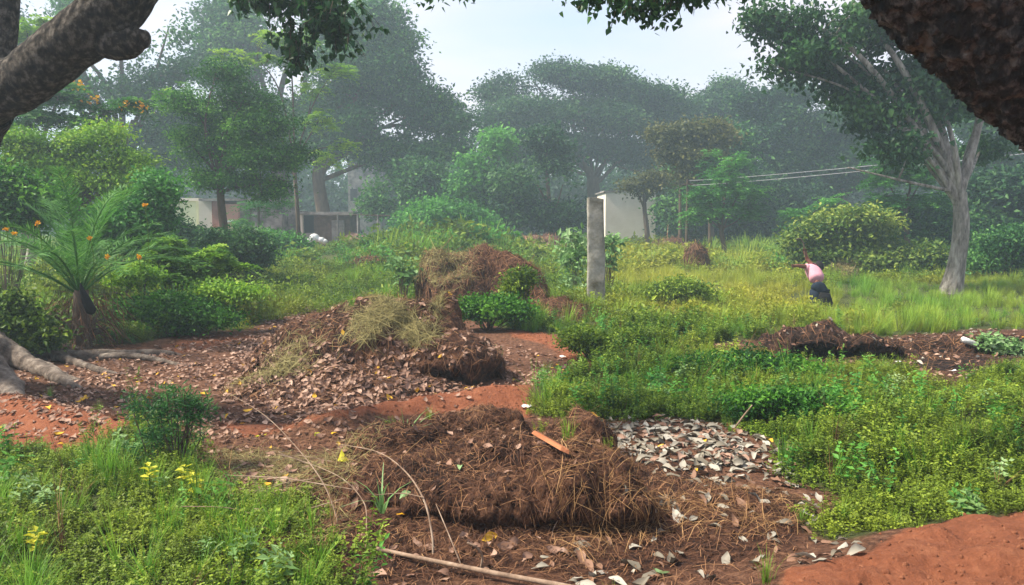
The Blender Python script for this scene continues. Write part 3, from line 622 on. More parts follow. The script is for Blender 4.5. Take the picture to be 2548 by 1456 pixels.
def p_bush(seed, R_=.35, Hh=.5, nl=190, lf=.085, mat='herb'):
    d = rdir(nl); d[:, 2] = np.abs(d[:, 2]); r = rng.random(nl) ** .4; c = d * r[:, None] * (R_, R_, Hh) * (1 + .3 * vn(d[:, 0] * 3, d[:, 1] * 3, d[:, 2] * 3, seed))[:, None]
    nn = rdir(nl) + (0, 0, .9); dd = rdir(nl); dd[:, 2] += .3; L = lf * (.6 + .8 * rng.random(nl)); v, f = leafquads(c, dd, nn, L, L * .5)
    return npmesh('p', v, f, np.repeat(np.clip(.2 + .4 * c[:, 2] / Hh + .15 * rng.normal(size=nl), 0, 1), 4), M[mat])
def p_flowers(seed, Hh=.34, st=14):
    me = p_herb(seed, Hh, 8, .03); return me
def p_dead(seed, mat='dry', L=.10, wd=.6, curl=.3):
    """one curled dry leaf, 5 x 3 grid, pointed tip"""
    us = np.linspace(0, 1, 6); prof = np.array([.06, .62, 1.0, .88, .5, .02]); V = []
    cu, cr, tw = rng.normal() * curl, rng.normal() * curl + curl * .8, rng.normal() * .4
    for i_, u in enumerate(us):
        for s in (-1, 0, 1):
            w = prof[i_] * wd * .5 * s; z = cr * abs(s) * prof[i_] * .35 + cu * (u - .5) ** 2 * 1.6 + tw * s * (u - .5) * prof[i_] * .5 + rng.normal() * .035
            V.append(((u - .5) * L, w * L, z * L + .006))
    Fq = [(i_ * 3 + k, (i_ + 1) * 3 + k, (i_ + 1) * 3 + k + 1, i_ * 3 + k + 1) for i_ in range(5) for k in range(2)]
    b = rng.uniform(.25, .8); T = np.full(18, b) + np.array([0, .12, 0] * 6)
    return npmesh('p', np.array(V), Fq, np.clip(T, 0, 1), M[mat], True)
def upright(n_, tilt=.12): return np.stack([rng.normal(size=n_) * tilt, rng.normal(size=n_) * tilt, rng.random(n_) * 6.283], 1)
P_YEL = gpoly([(1500, 615), (1500, 680), (1700, 760), (1960, 780), (2080, 730), (2020, 668), (1760, 620)], .3)
P_BRT = gpoly([(2030, 700), (2060, 800), (2500, 850), (3200, 850), (3200, 690), (2400, 690)], .2)
P_TALL = gpoly([(1210, 800), (1380, 870), (1700, 880), (1740, 760), (1500, 740), (1210, 740)])
def tintf(x, y): return np.clip(.10 + (.46 - .30 * sstep(7.5, 5.5, y)) * fbm(x * .7, y * .7, 0, 4, 61) + .42 * pmask(x, y, P_YEL, 1.2, 1.0, .5) + .12 * pmask(x, y, P_BRT, 1.5, 1, .5) + .12 * sstep(18, 10, y) * sstep(6, 2, x) * 0, 0, .8)
def hgt(x, y): return (.88 + .85 * fbm(x * .9, y * .9, 0, 3, 63) + .55 * fbm(x * 2.6, y * 2.6, 0, 2, 64))
AVOID = [(-.2, 5.0, 1.1, 1.05), (-1.5, 8.6, 1.6, 1.3), (-.7, 14.2, 1.35, 1.2), (4.1, 9.7, 1.0, .6), (6.0, 10.2, 1.0, .5)]
def avoid(x, y):
    k = np.ones(np.shape(x))
    for a, b, c, d in AVOID: k = k * (((x - a) / c) ** 2 + ((y - b) / d) ** 2 > 1)
    return k
def place(x, y): return np.array([tuple(drop(a, b)[0]) if b < 16 else (a, b, float(ground_z(a, b))) for a, b in zip(x.tolist(), y.tolist())]).reshape(-1, 3)

herbs = [p_herb(k) for k in range(4)] + [p_herb(9, .22, 12, .028, 'herb', 12, .12, .8)]
tallw = [p_herb(60, .42, 4, .030, 'herb', 16, .05), p_herb(61, .38, 3, .045, 'fresh', 9, .04, .5), p_grass(62, .38, 16, .004, 'straw', .05, .8), p_grass(63, .40, 20, .005, 'grass', .05, 1.0), p_herb(64, .30, 5, .06, 'fresh', 5, .08, .55), p_herb(65, .20, 6, .05, 'paleleaf', 5, .09, .6)]
mats = [p_herb(k + 70, .07, 18, .019, 'herb', 5, .17, .75) for k in range(3)]
x, y = sample(60, 3.3, 12, lambda x, y: green(x, y) * avoid(x, y) * sstep(-.45, 0.1, fbm(x * 1.6, y * 1.6, 0, 3, 81)) * (1 - .15 * pmask(x, y, P_GL, .1, .1, 1)) * (1 - .5 * pmask(x, y, P_BRT, .5, .5, 1)))
edge = green(x, y) ; edge = np.minimum(edge, sstep(-.2, .9, np.maximum.reduce([pmask(x, y, P_GR, .45, .1, 3), pmask(x, y, P_GL, .4, .1, 3), pmask(x, y, P_LB, .3, .1, 3)])) + .1); sc = (1 - .22 * sstep(6, 4.8, y)) * np.clip(hgt(x, y), .30, 1.9) * (.6 + .5 * rng.random(len(x))) * (.38 + .62 * sstep(.3, 1, edge)) * (.92 - .30 * pmask(x, y, P_GL, .1, .1, 1))
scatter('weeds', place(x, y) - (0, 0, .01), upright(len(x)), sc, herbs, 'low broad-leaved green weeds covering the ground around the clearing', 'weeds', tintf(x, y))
n1_ = len(x)
x, y = sample(55, 3.0, 9, lambda x, y: sstep(.15, .7, green(x, y)) * avoid(x, y))
_gc = (x, y)
x, y = sample(19, 3.2, 13, lambda x, y: sstep(.3, .9, green(x, y)) * avoid(x, y) * np.clip(.5 + fbm(x * 1.3 + 9, y * 1.3, 0, 3, 85), .1, 1))
scatter('mixed_weeds', place(x, y), upright(len(x), .22), (.6 + .6 * rng.random(len(x))), tallw, 'taller mixed weeds, seedlings and dry stems standing above the low weeds', 'weeds', tintf(x, y) * .6)
x, y = _gc
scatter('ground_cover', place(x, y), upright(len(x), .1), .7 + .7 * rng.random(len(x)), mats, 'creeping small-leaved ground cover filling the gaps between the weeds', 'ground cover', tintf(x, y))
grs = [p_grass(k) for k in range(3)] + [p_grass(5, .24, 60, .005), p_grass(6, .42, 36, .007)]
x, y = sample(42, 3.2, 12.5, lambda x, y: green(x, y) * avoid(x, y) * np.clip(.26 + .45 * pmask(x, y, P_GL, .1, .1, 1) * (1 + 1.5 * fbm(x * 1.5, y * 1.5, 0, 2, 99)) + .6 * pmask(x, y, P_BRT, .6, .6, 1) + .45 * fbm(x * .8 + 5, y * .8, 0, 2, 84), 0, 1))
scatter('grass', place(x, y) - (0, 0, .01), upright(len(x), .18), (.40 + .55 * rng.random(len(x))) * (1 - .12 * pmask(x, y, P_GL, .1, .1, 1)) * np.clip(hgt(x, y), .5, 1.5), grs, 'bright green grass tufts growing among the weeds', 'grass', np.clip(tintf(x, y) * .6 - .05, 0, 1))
n2_ = len(x)
mids = [p_bush(k, .26, .34, 150, .062) for k in range(3)] + [p_grass(8, .5, 60, .012, 'grass', .2)] + [p_grass(9, .45, 70, .010, 'grass', .22, 1.0)]
x, y = sample(15, 12, 24, lambda x, y: green(x, y) * avoid(x, y))
v_ = np.where(rng.random(len(x)) < np.clip(.25 + .8 * pmask(x, y, P_BRT, 1, 1, .5) + .4 * pmask(x, y, P_YEL, 1, 1, .5) + .5 * fbm(x * .3, y * .3, 0, 2, 88), 0, 1), rng.integers(3, 5, len(x)), rng.integers(0, 3, len(x)))
hs = np.clip(hgt(x, y), .4, 1.7) * (.6 + .5 * rng.random(len(x))) * np.where(v_ >= 3, .75, .95) * (1 - .25 * pmask(x, y, P_BRT, 1, 1, .5)) * (1 + .35 * sstep(0, -6, x))
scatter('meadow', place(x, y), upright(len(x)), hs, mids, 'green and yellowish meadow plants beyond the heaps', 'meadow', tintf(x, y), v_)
n3_ = len(x)
fars = [p_bush(k + 20, .45, .5, 120, .13) for k in range(3)] + [p_bush(29, .5, .45, 140, .11, 'fresh'), p_grass(31, .6, 80, .03, 'grass', .45)]
x, y = sample(3.4, 24, 62, lambda x, y: green(x, y))
hs = np.clip(hgt(x * .6, y * .6), .35, 1.7) * (.6 + .6 * rng.random(len(x))) * (1 + .6 * np.exp(-(((x + 3) / 4) ** 2 + ((y - 31) / 6) ** 2)))
scatter('undergrowth', place(x, y), upright(len(x)), hs, fars, 'low hazy green undergrowth stretching to the far trees', 'undergrowth', tintf(x, y) * .8)
n4_ = len(x)
# thin sprouts in the clearing
x, y = sample(2.2, 3.3, 9, lambda x, y: (1 - green(x, y)) * sstep(-.1, .5, fbm(x * 1.2, y * 1.2, 0, 2, 90)), -5, 4)
scatter('sprouts', place(x, y), upright(len(x)), .25 + .35 * rng.random(len(x)), herbs[:2] + grs[:2], 'sparse small green sprouts in the bare clearing', 'sprouts', tintf(x, y))

# leaf litter
def litter(name, label, dens, poly, protos, smin, smax, tintp=.04, tilt=.35, dens2=None, soft=.15, zmax=9):
    a = np.array(poly); x0, y0 = a.min(0) - .3; x1, y1 = a.max(0) + .3; n_ = int((x1 - x0) * (y1 - y0) * dens)
    x = rng.uniform(x0, x1, n_); y = rng.uniform(y0, y1, n_); k = rng.random(n_) < pmask(x, y, a, soft, .2, 2) * (dens2(x, y) if dens2 is not None else 1); x, y = x[k], y[k]
    P = []; R = []
    for a_, b_ in zip(x.tolist(), y.tolist()):
        p_, nn = drop(a_, b_)
        if p_.z > zmax + .16 * mnoise.noise(Vector((a_ * 2.2, b_ * 2.2, 0))) + .05 * random.gauss(0, 1): continue
        q = (nn + Vector((random.gauss(0, tilt), random.gauss(0, tilt), 0))).normalized().to_track_quat('Z', 'Y')
        e = (q.to_matrix() @ Matrix.Rotation(random.random() * 6.283, 3, 'Z')).to_euler(); P.append(tuple(p_ + nn * random.random() * .012)); R.append(tuple(e))
    tn = (rng.random(len(P)) < tintp).astype(float)
    scatter(name, P, R, smin + (smax - smin) * rng.random(len(P)) ** 1.5, protos, label, 'leaf litter', tn); return len(P)
dryl = [p_dead(k, 'dry', .092, .60, .38) for k in range(12)]; gryl = [p_dead(k, 'greydry', .13, .38, .30) for k in range(12)]
P_LIT = gpoly([(-200, 1000), (60, 900), (300, 880), (480, 840), (640, 830), (760, 800), (1000, 880), (1240, 850), (1420, 900), (1460, 920), (1330, 970), (1320, 1010), (1300, 1050), (1450, 1080), (1500, 1160), (1450, 1400), (1300, 1456), (900, 1500), (880, 1380), (640, 1240), (520, 1170), (420, 1080), (330, 1085), (0, 1125), (-200, 1120)])
P_PILE = gpoly([(560, 960), (620, 870), (720, 790), (820, 760), (930, 830), (1000, 890), (1180, 960), (1240, 970), (1150, 1010), (900, 1030), (650, 1020)])
nL = litter('leaf_litter', 'pinkish brown dead leaves strewn over the clearing and the heaps', 300, P_LIT, dryl, .45, 1.0, .03, .30, lambda x, y: np.clip(.45 + .9 * fbm(x * 1.4, y * 1.4, 0, 3, 95), .10, 1) * (1 - .55 * pmask(x, y, P_RED2, .1, .1, 1)) * (1 - .75 * (((x + .15) / 1.1) ** 2 + ((y - 5.0) / 1.0) ** 2 < 1)))
nL += litter('dense_leaf_litter', 'thick layer of pinkish dead leaves banked up against the hay-capped heap', 560, P_PILE, dryl, .5, 1.1, .01, .32, lambda x, y: sstep(-.35, -.75, x - .25 * (y - 8.2)) * .9 + .1, .3, .36)
P_GREY = gpoly([(1480, 1062), (1560, 1050), (1700, 1045), (1900, 1085), (1930, 1120), (1900, 1170), (1700, 1165), (1540, 1130), (1490, 1100)])
P_GREY2 = gpoly([(1560, 1130), (1900, 1140), (2100, 1240), (2030, 1300), (2150, 1400), (2000, 1470), (1500, 1480), (1350, 1440), (1500, 1330), (1620, 1250)])
nL += litter('grey_leaf_litter', 'thick layer of pale grey curled leaves beside the dark heap and weeds', 600, P_GREY, gryl + dryl[:3], .4, 1.25, .05, .24, lambda x, y: np.clip(.75 + .6 * fbm(x * 2, y * 2, 0, 3, 98), .1, 1), .22)
nL += litter('scattered_grey_leaf_litter', 'loose grey and brown curled leaves on dark soil in the right foreground', 150, P_GREY2, gryl, .45, 1.1, .25, .25, lambda x, y: np.clip(.5 + .9 * fbm(x * 2, y * 2, 0, 3, 97), .08, 1))
nL += litter('distant_leaf_litter', 'pale dead leaves on the bare patch around the dark heap', 45, P_CL, dryl + gryl[:3], .5, 1.1, .02, .35)
print('SCATTER', n1_, n2_, n3_, n4_, nL)
# crumbs of earth
def p_clod(k):
    d = []; 
    for a in range(5):
        for b in range(8):
            th = math.pi * a / 4; d.append((math.sin(th) * math.cos(b * math.pi / 4), math.sin(th) * math.sin(b * math.pi / 4), .7 * math.cos(th)))
    d = np.array(d); d *= (1 + .35 * vn(d[:, 0] * 1.7 + k * 5, d[:, 1] * 1.7, d[:, 2] * 1.7, k))[:, None]
    return d * .5, [(a * 8 + b, a * 8 + (b + 1) % 8, (a + 1) * 8 + (b + 1) % 8, (a + 1) * 8 + b) for a in range(4) for b in range(8)]
def clods(name, label, polys, dens, smin, smax, mat):
    P = []; R = []
    for a in polys:
        x0, y0 = a.min(0); x1, y1 = a.max(0); x0, x1, y1 = max(x0, -6), min(x1, 6.5), min(y1, 12); n_ = int((x1 - x0) * (y1 - y0) * dens); x = rng.uniform(x0, x1, n_); y = rng.uniform(max(y0, 2.8), y1, n_); k = rng.random(n_) < pmask(x, y, a, .1, .1, 3) * np.clip(.5 + fbm(x * 2, y * 2, 0, 3, 7), .05, 1)
        for u, v in zip(x[k].tolist(), y[k].tolist()): p_, nn = drop(u, v); P.append(tuple(p_)); R.append((random.random() * 6, random.random() * 6, random.random() * 6))
    scatter(name, P, R, smin + (smax - smin) * rng.random(len(P)) ** 3, [npmesh('p', *p_clod(k), np.full(40, .55 + .12 * k), M[mat], True) for k in range(4)], label, 'soil')
clods('red_clods', 'small crumbs of red earth on the soil ridges', [P_RED1, P_RED2, P_RED4, P_RED5], 700, .004, .035, 'redsoil')
clods('dark_clods', 'small crumbs of dark earth around the heaps', [P_DK, gpoly([(500, 1080), (1500, 1080), (1500, 1400), (800, 1400)])], 500, .006, .04, 'compost')
# straw mulch on the dark soil in front
def mulch(name, label, poly, n_, ln, wd, mat):
    a = np.array(poly); x = rng.uniform(a[:, 0].min(), a[:, 0].max(), n_ * 2); y = rng.uniform(a[:, 1].min(), a[:, 1].max(), n_ * 2)
    k = rng.random(n_ * 2) < pmask(x, y, a, .15, .25, 2); x, y = x[k][:n_], y[k][:n_]; N_ = len(x)
    P = np.empty((N_, 3)); Q = np.empty((N_, 3))
    for q in range(N_): p_, nn = drop(x[q], y[q]); P[q] = p_; Q[q] = nn
    T = rdir(N_); T -= Q * (T * Q).sum(1)[:, None]; T /= np.linalg.norm(T, axis=1)[:, None]; s = np.cross(Q, T); l_ = ln * np.exp(.5 * rng.normal(size=N_)); rows = []; cv = rng.normal(size=N_) * .15
    for t_ in np.linspace(-.5, .5, 4):
        c = P + T * (t_ * l_)[:, None] + s * (cv * l_ * t_ * t_)[:, None] + Q * (.006 + .02 * rng.random(N_) * (.25 - t_ * t_) * 4)[:, None]; rows += [c - s * wd * .5, c + s * wd * .5]
    VV = np.stack(rows, 1).reshape(-1, 3); o_ = np.arange(N_)[:, None] * 8
    FF = np.concatenate([o_ + np.array([[0, 1, 3, 2]]), o_ + np.array([[2, 3, 5, 4]]), o_ + np.array([[4, 5, 7, 6]])])
    obj(name, npmesh(name, VV, FF, np.repeat(np.clip(.5 + .25 * rng.normal(size=N_), 0, 1), 8), M[mat]), kind='stuff', label=label, category='straw')
mulch('straw_mulch', 'brown straw and root fibres on the dark soil in front of the nearest heap', gpoly([(420, 1100), (800, 1060), (1500, 1120), (1950, 1220), (2000, 1400), (1900, 1500), (800, 1500), (850, 1340), (600, 1230)]), 7000, .075, .0026, 'straw')
mulch('pale_straw', 'pale dry grass straw lying over the left side of the clearing', gpoly([(480, 1120), (860, 1130), (900, 1330), (860, 1400), (640, 1260)]), 2600, .16, .0028, 'hay')

# ------------------------------------------------------------------ near trees
def limb_tube(mb, pts, rad, seg=20, amp=.10, fr=3.5, n=10, seed=0, fine=0.0):
    P = curve(pts, n); R = np.interp(np.linspace(0, 1, len(P)), np.linspace(0, 1, len(rad)), rad); mb.tube(P, R, seg, amp=amp, fr=fr, seed=seed)
    return P
def hanging(name, tips, Y, mat, n_, leaf, root, hang=.5, spread=.22, src=None):
    """thin drooping twigs with heart leaves; tips = picture-measured lobes"""
    B = px_blobs(tips, Y, .9); C, D, K = blob_points(B, n_, .8); V = []; Fq = []; T = []; n0 = 0; mb = MB()
    for c in C:
        L_ = hang * (.5 + .8 * rng.random()); a = rng.random() * 6.28; k = 7; t = np.linspace(.1, 1, k)
        dx = np.array([math.cos(a), math.sin(a), 0]) * spread * rng.random(); P = c + dx * t[:, None] + np.array([0, 0, -1.0]) * (L_ * t ** 1.4)[:, None] + [0, 0, L_]
        mb.tube(P, .0028, 3, cap=False)
        q = P[rng.integers(1, k, 9)] + rng.normal(size=(9, 3)) * .02; dd = rdir(9) * .55 + (0, 0, -1.0); nn = rdir(9); sz = leaf * (.7 + .5 * rng.random(9))
        v, f = heartquads(q, dd, nn, sz); V.append(v); Fq.append(f + n0); n0 += len(v); T.append(np.repeat(np.clip(.45 + .25 * rng.normal(size=9), 0, 1), 7))
    obj(name, npmesh(name, np.concatenate(V), np.concatenate(Fq), np.concatenate(T), M[mat]), root)
    obj('fine_twigs', mb.mesh('fine_twigs', M['wood']), root, kind='stuff'); return C

# tree at the left edge, trunk outside the frame, limb crossing the corner, roots on the ground
bl = at(-190, 900, 7.9)
lt = thing('root_tree', 'grey tree at the left edge with spreading roots and a thick limb crossing the corner', 'tree', (bl.x, 7.9, 0))
mb = MB(); limb_tube(mb, [(bl.x, 7.9, -.2), (bl.x, 7.9, .5), tuple(at(-170, 600, 7.5)), tuple(at(-110, 350, 6.8)), tuple(at(-60, 250, 6.5))], [.62, .45, .38, .33, .27], 32, .12, 2.5, seed=2)
limb_tube(mb, [at(-110, 330, 6.75), at(-50, 255, 6.5), at(60, 200, 6.35), at(155, 122, 6.25), at(250, 55, 6.2), at(330, -30, 6.15), at(430, -170, 6.1), at(600, -420, 6.5)], [.25, .235, .20, .20, .215, .19, .18, .15], 40, .14, 6, 16, seed=3)
limb_tube(mb, [at(245, 85, 6.2), at(300, 110, 6.15), at(345, 92, 6.1), at(350, 74, 6.1)], [.15, .11, .085, .035], 24, .42, 11, seed=4)
limb_tube(mb, [at(-70, 300, 6.6), at(-20, 190, 6.6), at(5, 90, 6.65), at(12, 0, 6.7), at(5, -150, 6.8)], [.2, .13, .115, .11, .10], 24, .12, 5, seed=5)
limb_tube(mb, [at(400, -130, 6.1), at(620, -260, 7.2), at(760, -190, 8.6)], [.12, .08, .04], 10, .1, 4, seed=6)
obj('trunk', mb.mesh('trunk', M['barkgrey']), lt)
def rt(pts, rad, sd):
    P = []
    for (a, b, lift) in pts: g_ = gp(a, b, 0); P.append((g_[0], g_[1], float(ground_z(*g_)) + lift))
    q = MB(); limb_tube(q, P, rad, 22, .34, 9, 16, seed=sd); obj('root', q.mesh('root', M['root']), lt)
rt([(-230, 880, .75), (-110, 880, .62), (-20, 872, .34), (50, 880, .12), (110, 892, .05), (190, 892, .04), (290, 887, .035), (400, 882, .02), (470, 880, -.05)], [.26, .22, .17, .13, .10, .085, .065, .045, .02], 1)
rt([(-220, 930, .6), (-100, 920, .45), (0, 915, .22), (70, 918, .08), (140, 945, .04), (215, 972, -.04)], [.24, .20, .15, .10, .07, .03], 2)
rt([(-190, 960, .62), (-90, 975, .45), (-25, 985, .22), (20, 1000, .05), (40, 1015, -.10)], [.24, .2, .17, .13, .08], 3)
rt([(70, 915, .05), (120, 925, .05), (160, 940, .02), (240, 952, -.04)], [.07, .06, .045, .02], 4)
rt([(-160, 855, .6), (-60, 850, .36), (20, 858, .16), (80, 866, .06), (160, 872, .03), (240, 868, -.05)], [.2, .17, .13, .09, .06, .03], 5)
rt([(100, 885, .03), (180, 905, .03), (260, 925, .01), (330, 930, -.04)], [.06, .05, .035, .015], 6)
rt([(250, 893, .03), (340, 893, .035), (430, 905, .01), (500, 912, -.04)], [.05, .04, .03, .012], 7)
hanging('foliage', [(690, 10, 150, 45), (800, 70, 70, 40), (715, 120, 50, 40), (850, 60, 50, 60), (600, -10, 60, 30), (740, 160, 50, 40), (840, 130, 40, 30)], 9.0, 'peepul', 200, .075, lt, .30, .30)

# leaning trunk at the right
bx = 4.4
rtree = thing('leaning_tree', 'dark leaning trunk with coarse bark cutting across the upper right corner', 'tree', (bx, 3.9, 0))
mb = MB(); P = curve([(bx, 3.9, -.3), (bx - .35, 3.85, .6), tuple(at(2860, 400, 3.6)), tuple(at(2682, 200, 3.4)), tuple(at(2490, 30, 3.25)), tuple(at(2300, -150, 3.15)), tuple(at(2080, -420, 3.2)), tuple(at(1800, -900, 4.2))], 60)
mb.tube(P, np.interp(np.linspace(0, 1, len(P)), [0, .15, .3, 1], [.50, .40, .32, .25]), 200, amp=0); V_ = mb.V[0]
nr2 = len(P); Cc = np.repeat(P, 200, 0); D_ = V_[:nr2 * 200] - Cc; L_ = np.linalg.norm(D_, axis=1)[:, None]
rel = .06 * fbm(V_[:, 0] * 5, V_[:, 1] * 5, V_[:, 2] * 5, 3, 5) + .09 * sstep(-.12, .22, fbm(V_[:, 0] * 19, V_[:, 1] * 19, V_[:, 2] * 14, 4, 8, .6)) + .06 * fbm(V_[:, 0] * 55, V_[:, 1] * 55, V_[:, 2] * 45, 2, 9)
mb.V[0] = Cc + D_ * (1 + rel[:, None])
limb_tube(mb, [at(2080, -420, 3.2), at(1900, -600, 4.4), at(1700, -420, 5.2), at(1550, -260, 5.4)], [.16, .10, .06, .03], 10, .1, 4)
limb_tube(mb, [at(1900, -600, 4.4), at(1500, -500, 5.2), at(1200, -280, 5.6)], [.09, .05, .02], 8, .1, 4)
obj('trunk', mb.mesh('trunk', M['barkdark']), rtree)
hanging('foliage', [(1640, 0, 150, 30), (1590, 55, 60, 30), (1650, 35, 70, 30), (1530, 15, 60, 26), (1740, -5, 110, 22), (1460, 5, 40, 26), (1840, -20, 60, 22), (1140, -14, 110, 14), (1060, -6, 30, 14), (1390, -10, 40, 14)], 5.4, 'peepul', 150, .043, rtree, .13, .12)

# ------------------------------------------------------------------ trees of the middle and far distance
tree('pale_trunk_tree', 'large tree with pale smooth trunk dividing into three limbs, in the meadow on the right', 19, 2375, (2388, 480), .215,
     [(1980, 60, 110, 70), (2120, 30, 150, 90), (2280, 50, 170, 100), (2450, 60, 150, 110, 1), (2050, 160, 130, 70), (2200, 200, 150, 90), (2330, 250, 110, 90), (2150, 290, 90, 50), (2260, 370, 90, 50, -.5), (2110, 425, 35, 26, -1),
      (2500, 250, 90, 80, 1), (1900, 60, 45, 70), (1895, 165, 40, 35), (2440, 380, 60, 40, 2)], 'peepul', 1350, 30, .24, .125, style='heart', bark='barkpale', ntw=110, seg=24, dep=.9, limbr=.6, mids=[(2383, 640), (2392, 560)], gap=.85, gapf=.9, lobes=7)
tree('feathery_tree', 'small slender tree with fine dark green feathery crown in front of the sheds', 22, 552, (551, 440), .13,
     [(540, 190, 70, 50), (480, 270, 80, 60), (610, 260, 100, 60), (560, 330, 120, 70), (690, 320, 80, 50), (470, 370, 70, 60), (610, 400, 120, 60), (700, 400, 80, 50), (560, 450, 90, 40), (655, 470, 80, 40), (490, 440, 60, 34)],
     'neem', 1250, 34, .17, .085, bark='wood', ntw=130, seg=10, flat=.5, droop=.2, gap=.72, gapf=1.3, lobes=16)
tree('shade_tree', 'tall hazy tree with two-tone trunk and sloping crown edge against the sky, above the sheds', 48, 795, (800, 420), .5,
     [(945, 55, 60, 60), (960, 150, 110, 90), (1010, 270, 110, 80), (890, 200, 140, 120), (1080, 320, 90, 50), (880, 340, 130, 80), (1010, 395, 130, 50), (840, 90, 100, 90), (1125, 370, 60, 30), (1100, 270, 40, 35), (760, 350, 110, 60)],
     'hazygreen', 1900, 46, .50, .25, ntw=90, bark='wood', gap=.72, gapf=.28)
tree('shade_tree', 'tall hazy tree with a dark flaring trunk left of the shed doorway', 50, 715, (700, 400), .6,
     [(620, 90, 140, 80), (740, 120, 120, 100), (800, 250, 110, 80), (690, 300, 120, 70), (560, 180, 110, 70), (640, 360, 120, 60), (560, 30, 80, 40), (760, 20, 90, 50)],
     'hazygreen', 1500, 46, .50, .25, ntw=60, bark='wood', gap=.72, gapf=.28)
tree('shade_tree', 'broad hazy green tree filling the sky behind the thick limb at the upper left', 40, 300, (310, 380), .4,
     [(300, 100, 130, 80), (400, 210, 130, 90), (180, 40, 130, 60), (110, 90, 100, 80), (330, 320, 140, 70), (420, 90, 70, 60), (60, 200, 130, 90), (220, 220, 150, 90), (470, 330, 90, 70), (420, 400, 90, 50), (30, 30, 90, 60)],
     'hazygreen', 1800, 46, .42, .22, ntw=50, bark='wood', gap=.78, gapf=.35)
tree('wide_crowned_tree', 'wide domed hazy tree with short forked trunk behind the standing stone post', 60, 1480, (1483, 440), .62,
     [(1330, 215, 110, 40), (1450, 195, 90, 38), (1540, 215, 80, 34), (1390, 180, 50, 26), (1620, 250, 90, 36), (1235, 235, 45, 28), (1690, 262, 40, 22), (1420, 290, 210, 65), (1600, 315, 150, 55), (1290, 320, 110, 55), (1420, 370, 160, 45), (1570, 385, 120, 40), (1240, 380, 90, 50)],
     'dark', 2300, 46, .56, .26, ntw=120, bark='wood', gap=.75, gapf=.25, limbr=.4)
tree('background_tree', 'distant bluish tree whose crown peaks beside the wide domed one', 64, 1760, (1770, 450), .4,
     [(1720, 275, 80, 40), (1800, 235, 45, 35), (1830, 280, 90, 50), (1780, 350, 120, 60), (1880, 350, 90, 70)], 'dark', 1000, 46, .56, .26, ntw=30, gap=.74, gapf=.25)
tree('background_tree', 'large bluish tree behind the low yellow-green bush, under the pale-trunked tree', 52, 2098, (2100, 470), .5,
     [(1930, 260, 100, 60), (2010, 330, 150, 80), (1920, 400, 120, 70), (2100, 390, 110, 70), (2180, 330, 110, 80), (2050, 450, 130, 50), (2200, 430, 90, 50)], 'dark', 2100, 46, .50, .25, ntw=60, bark='wood', gap=.72, gapf=.3)
tree('background_tree', 'dense bluish tree behind the limbs at the right edge', 46, 2470, (2480, 470), .4,
     [(2480, 300, 130, 90), (2540, 400, 90, 80), (2420, 220, 120, 100), (2560, 180, 120, 120), (2380, 400, 90, 60)], 'hazygreen', 1300, 46, .46, .23, ntw=30, gap=.8)
tree('round_dark_tree', 'dense round dark green tree right of centre, left of the stone post', 42, 1370, (1375, 540), .2,
     [(1360, 400, 75, 60), (1400, 480, 60, 70), (1330, 470, 90, 80), (1375, 540, 85, 45), (1345, 345, 40, 26), (1290, 520, 70, 55)], 'dark', 1100, 30, .42, .24, ntw=20, gap=.85)
tree('bright_topped_tree', 'mid green tree with bright pointed tops, left neighbour of the round dark tree', 44, 1230, (1230, 530), .18,
     [(1240, 370, 40, 34), (1215, 430, 70, 50), (1170, 470, 70, 45), (1250, 480, 70, 60), (1190, 530, 80, 40)], 'fresh', 900, 28, .42, .26, ntw=20, gap=.8)
tree('bushy_tree', 'rounded mid green tree below the sloping crown of the tall hazy tree', 45, 1040, (1040, 540), .18,
     [(1040, 430, 55, 40), (1010, 480, 80, 45), (1080, 490, 60, 45), (960, 510, 70, 40)], 'hazygreen', 800, 28, .42, .26, ntw=20, gap=.8)
shrub('rounded_shrub', 'pale hazy rounded shrub between the weeds and the bright-topped tree', 38, [(1100, 540, 95, 42), (1170, 560, 60, 32), (1050, 560, 60, 30)], 'fresh', 420, 30, .35, .18)
tree('rust_tinged_tree', 'slender tree with rust-tinged olive upper leaves behind the thin pole', 40, 1690, (1695, 470), .10,
     [(1700, 340, 70, 38), (1680, 385, 50, 34), (1740, 400, 60, 50), (1760, 340, 60, 36), (1725, 440, 50, 40)], 'olive', 700, 30, .32, .20, ntw=30, gap=.8)
tree('background_tree', 'mid green tree peeping out behind the rust-tinged one', 46, 1770, (1770, 520), .16,
     [(1790, 350, 60, 40), (1730, 460, 70, 60), (1800, 430, 80, 60), (1710, 520, 60, 50)], 'hazygreen', 900, 26, .55, .28, ntw=20, gap=.8)
tree('small_tree', 'small bright green feathery tree with V-shaped trunk base, in the far meadow', 34, 1805, (1797, 570), .12,
     [(1815, 440, 60, 36), (1760, 490, 55, 40), (1850, 480, 55, 50), (1800, 530, 80, 34), (1835, 405, 34, 24), (1745, 540, 45, 26), (1870, 530, 40, 34)], 'fresh', 620, 8, .55, .16, style='pinnate', ntw=36)
tree('small_tree', 'taller thin bright green tree right behind the small feathery tree', 39, 1765, (1768, 500), .10,
     [(1765, 400, 34, 26), (1770, 440, 40, 34), (1750, 480, 40, 30)], 'fresh', 230, 8, .55, .17, style='pinnate', ntw=16)
tree('yellowing_tree', 'small yellowing tree with a bare curved branch in front of the pale wall', 43, 1610, (1606, 505), .16,
     [(1600, 470, 44, 22), (1570, 462, 30, 18), (1645, 450, 34, 30), (1610, 440, 34, 22)], 'olive', 130, 22, .3, .18, bark='wood', ntw=30, gap=.6)
tree('light_green_tree', 'light green feathery tree beside the pale trunk, above the yellow-green bush', 29, 2262, (2255, 520), .11,
     [(2250, 390, 70, 40), (2200, 440, 55, 40), (2300, 450, 60, 45), (2240, 500, 80, 36), (2320, 510, 50, 40)], 'fresh', 620, 9, .55, .15, style='pinnate', ntw=30)
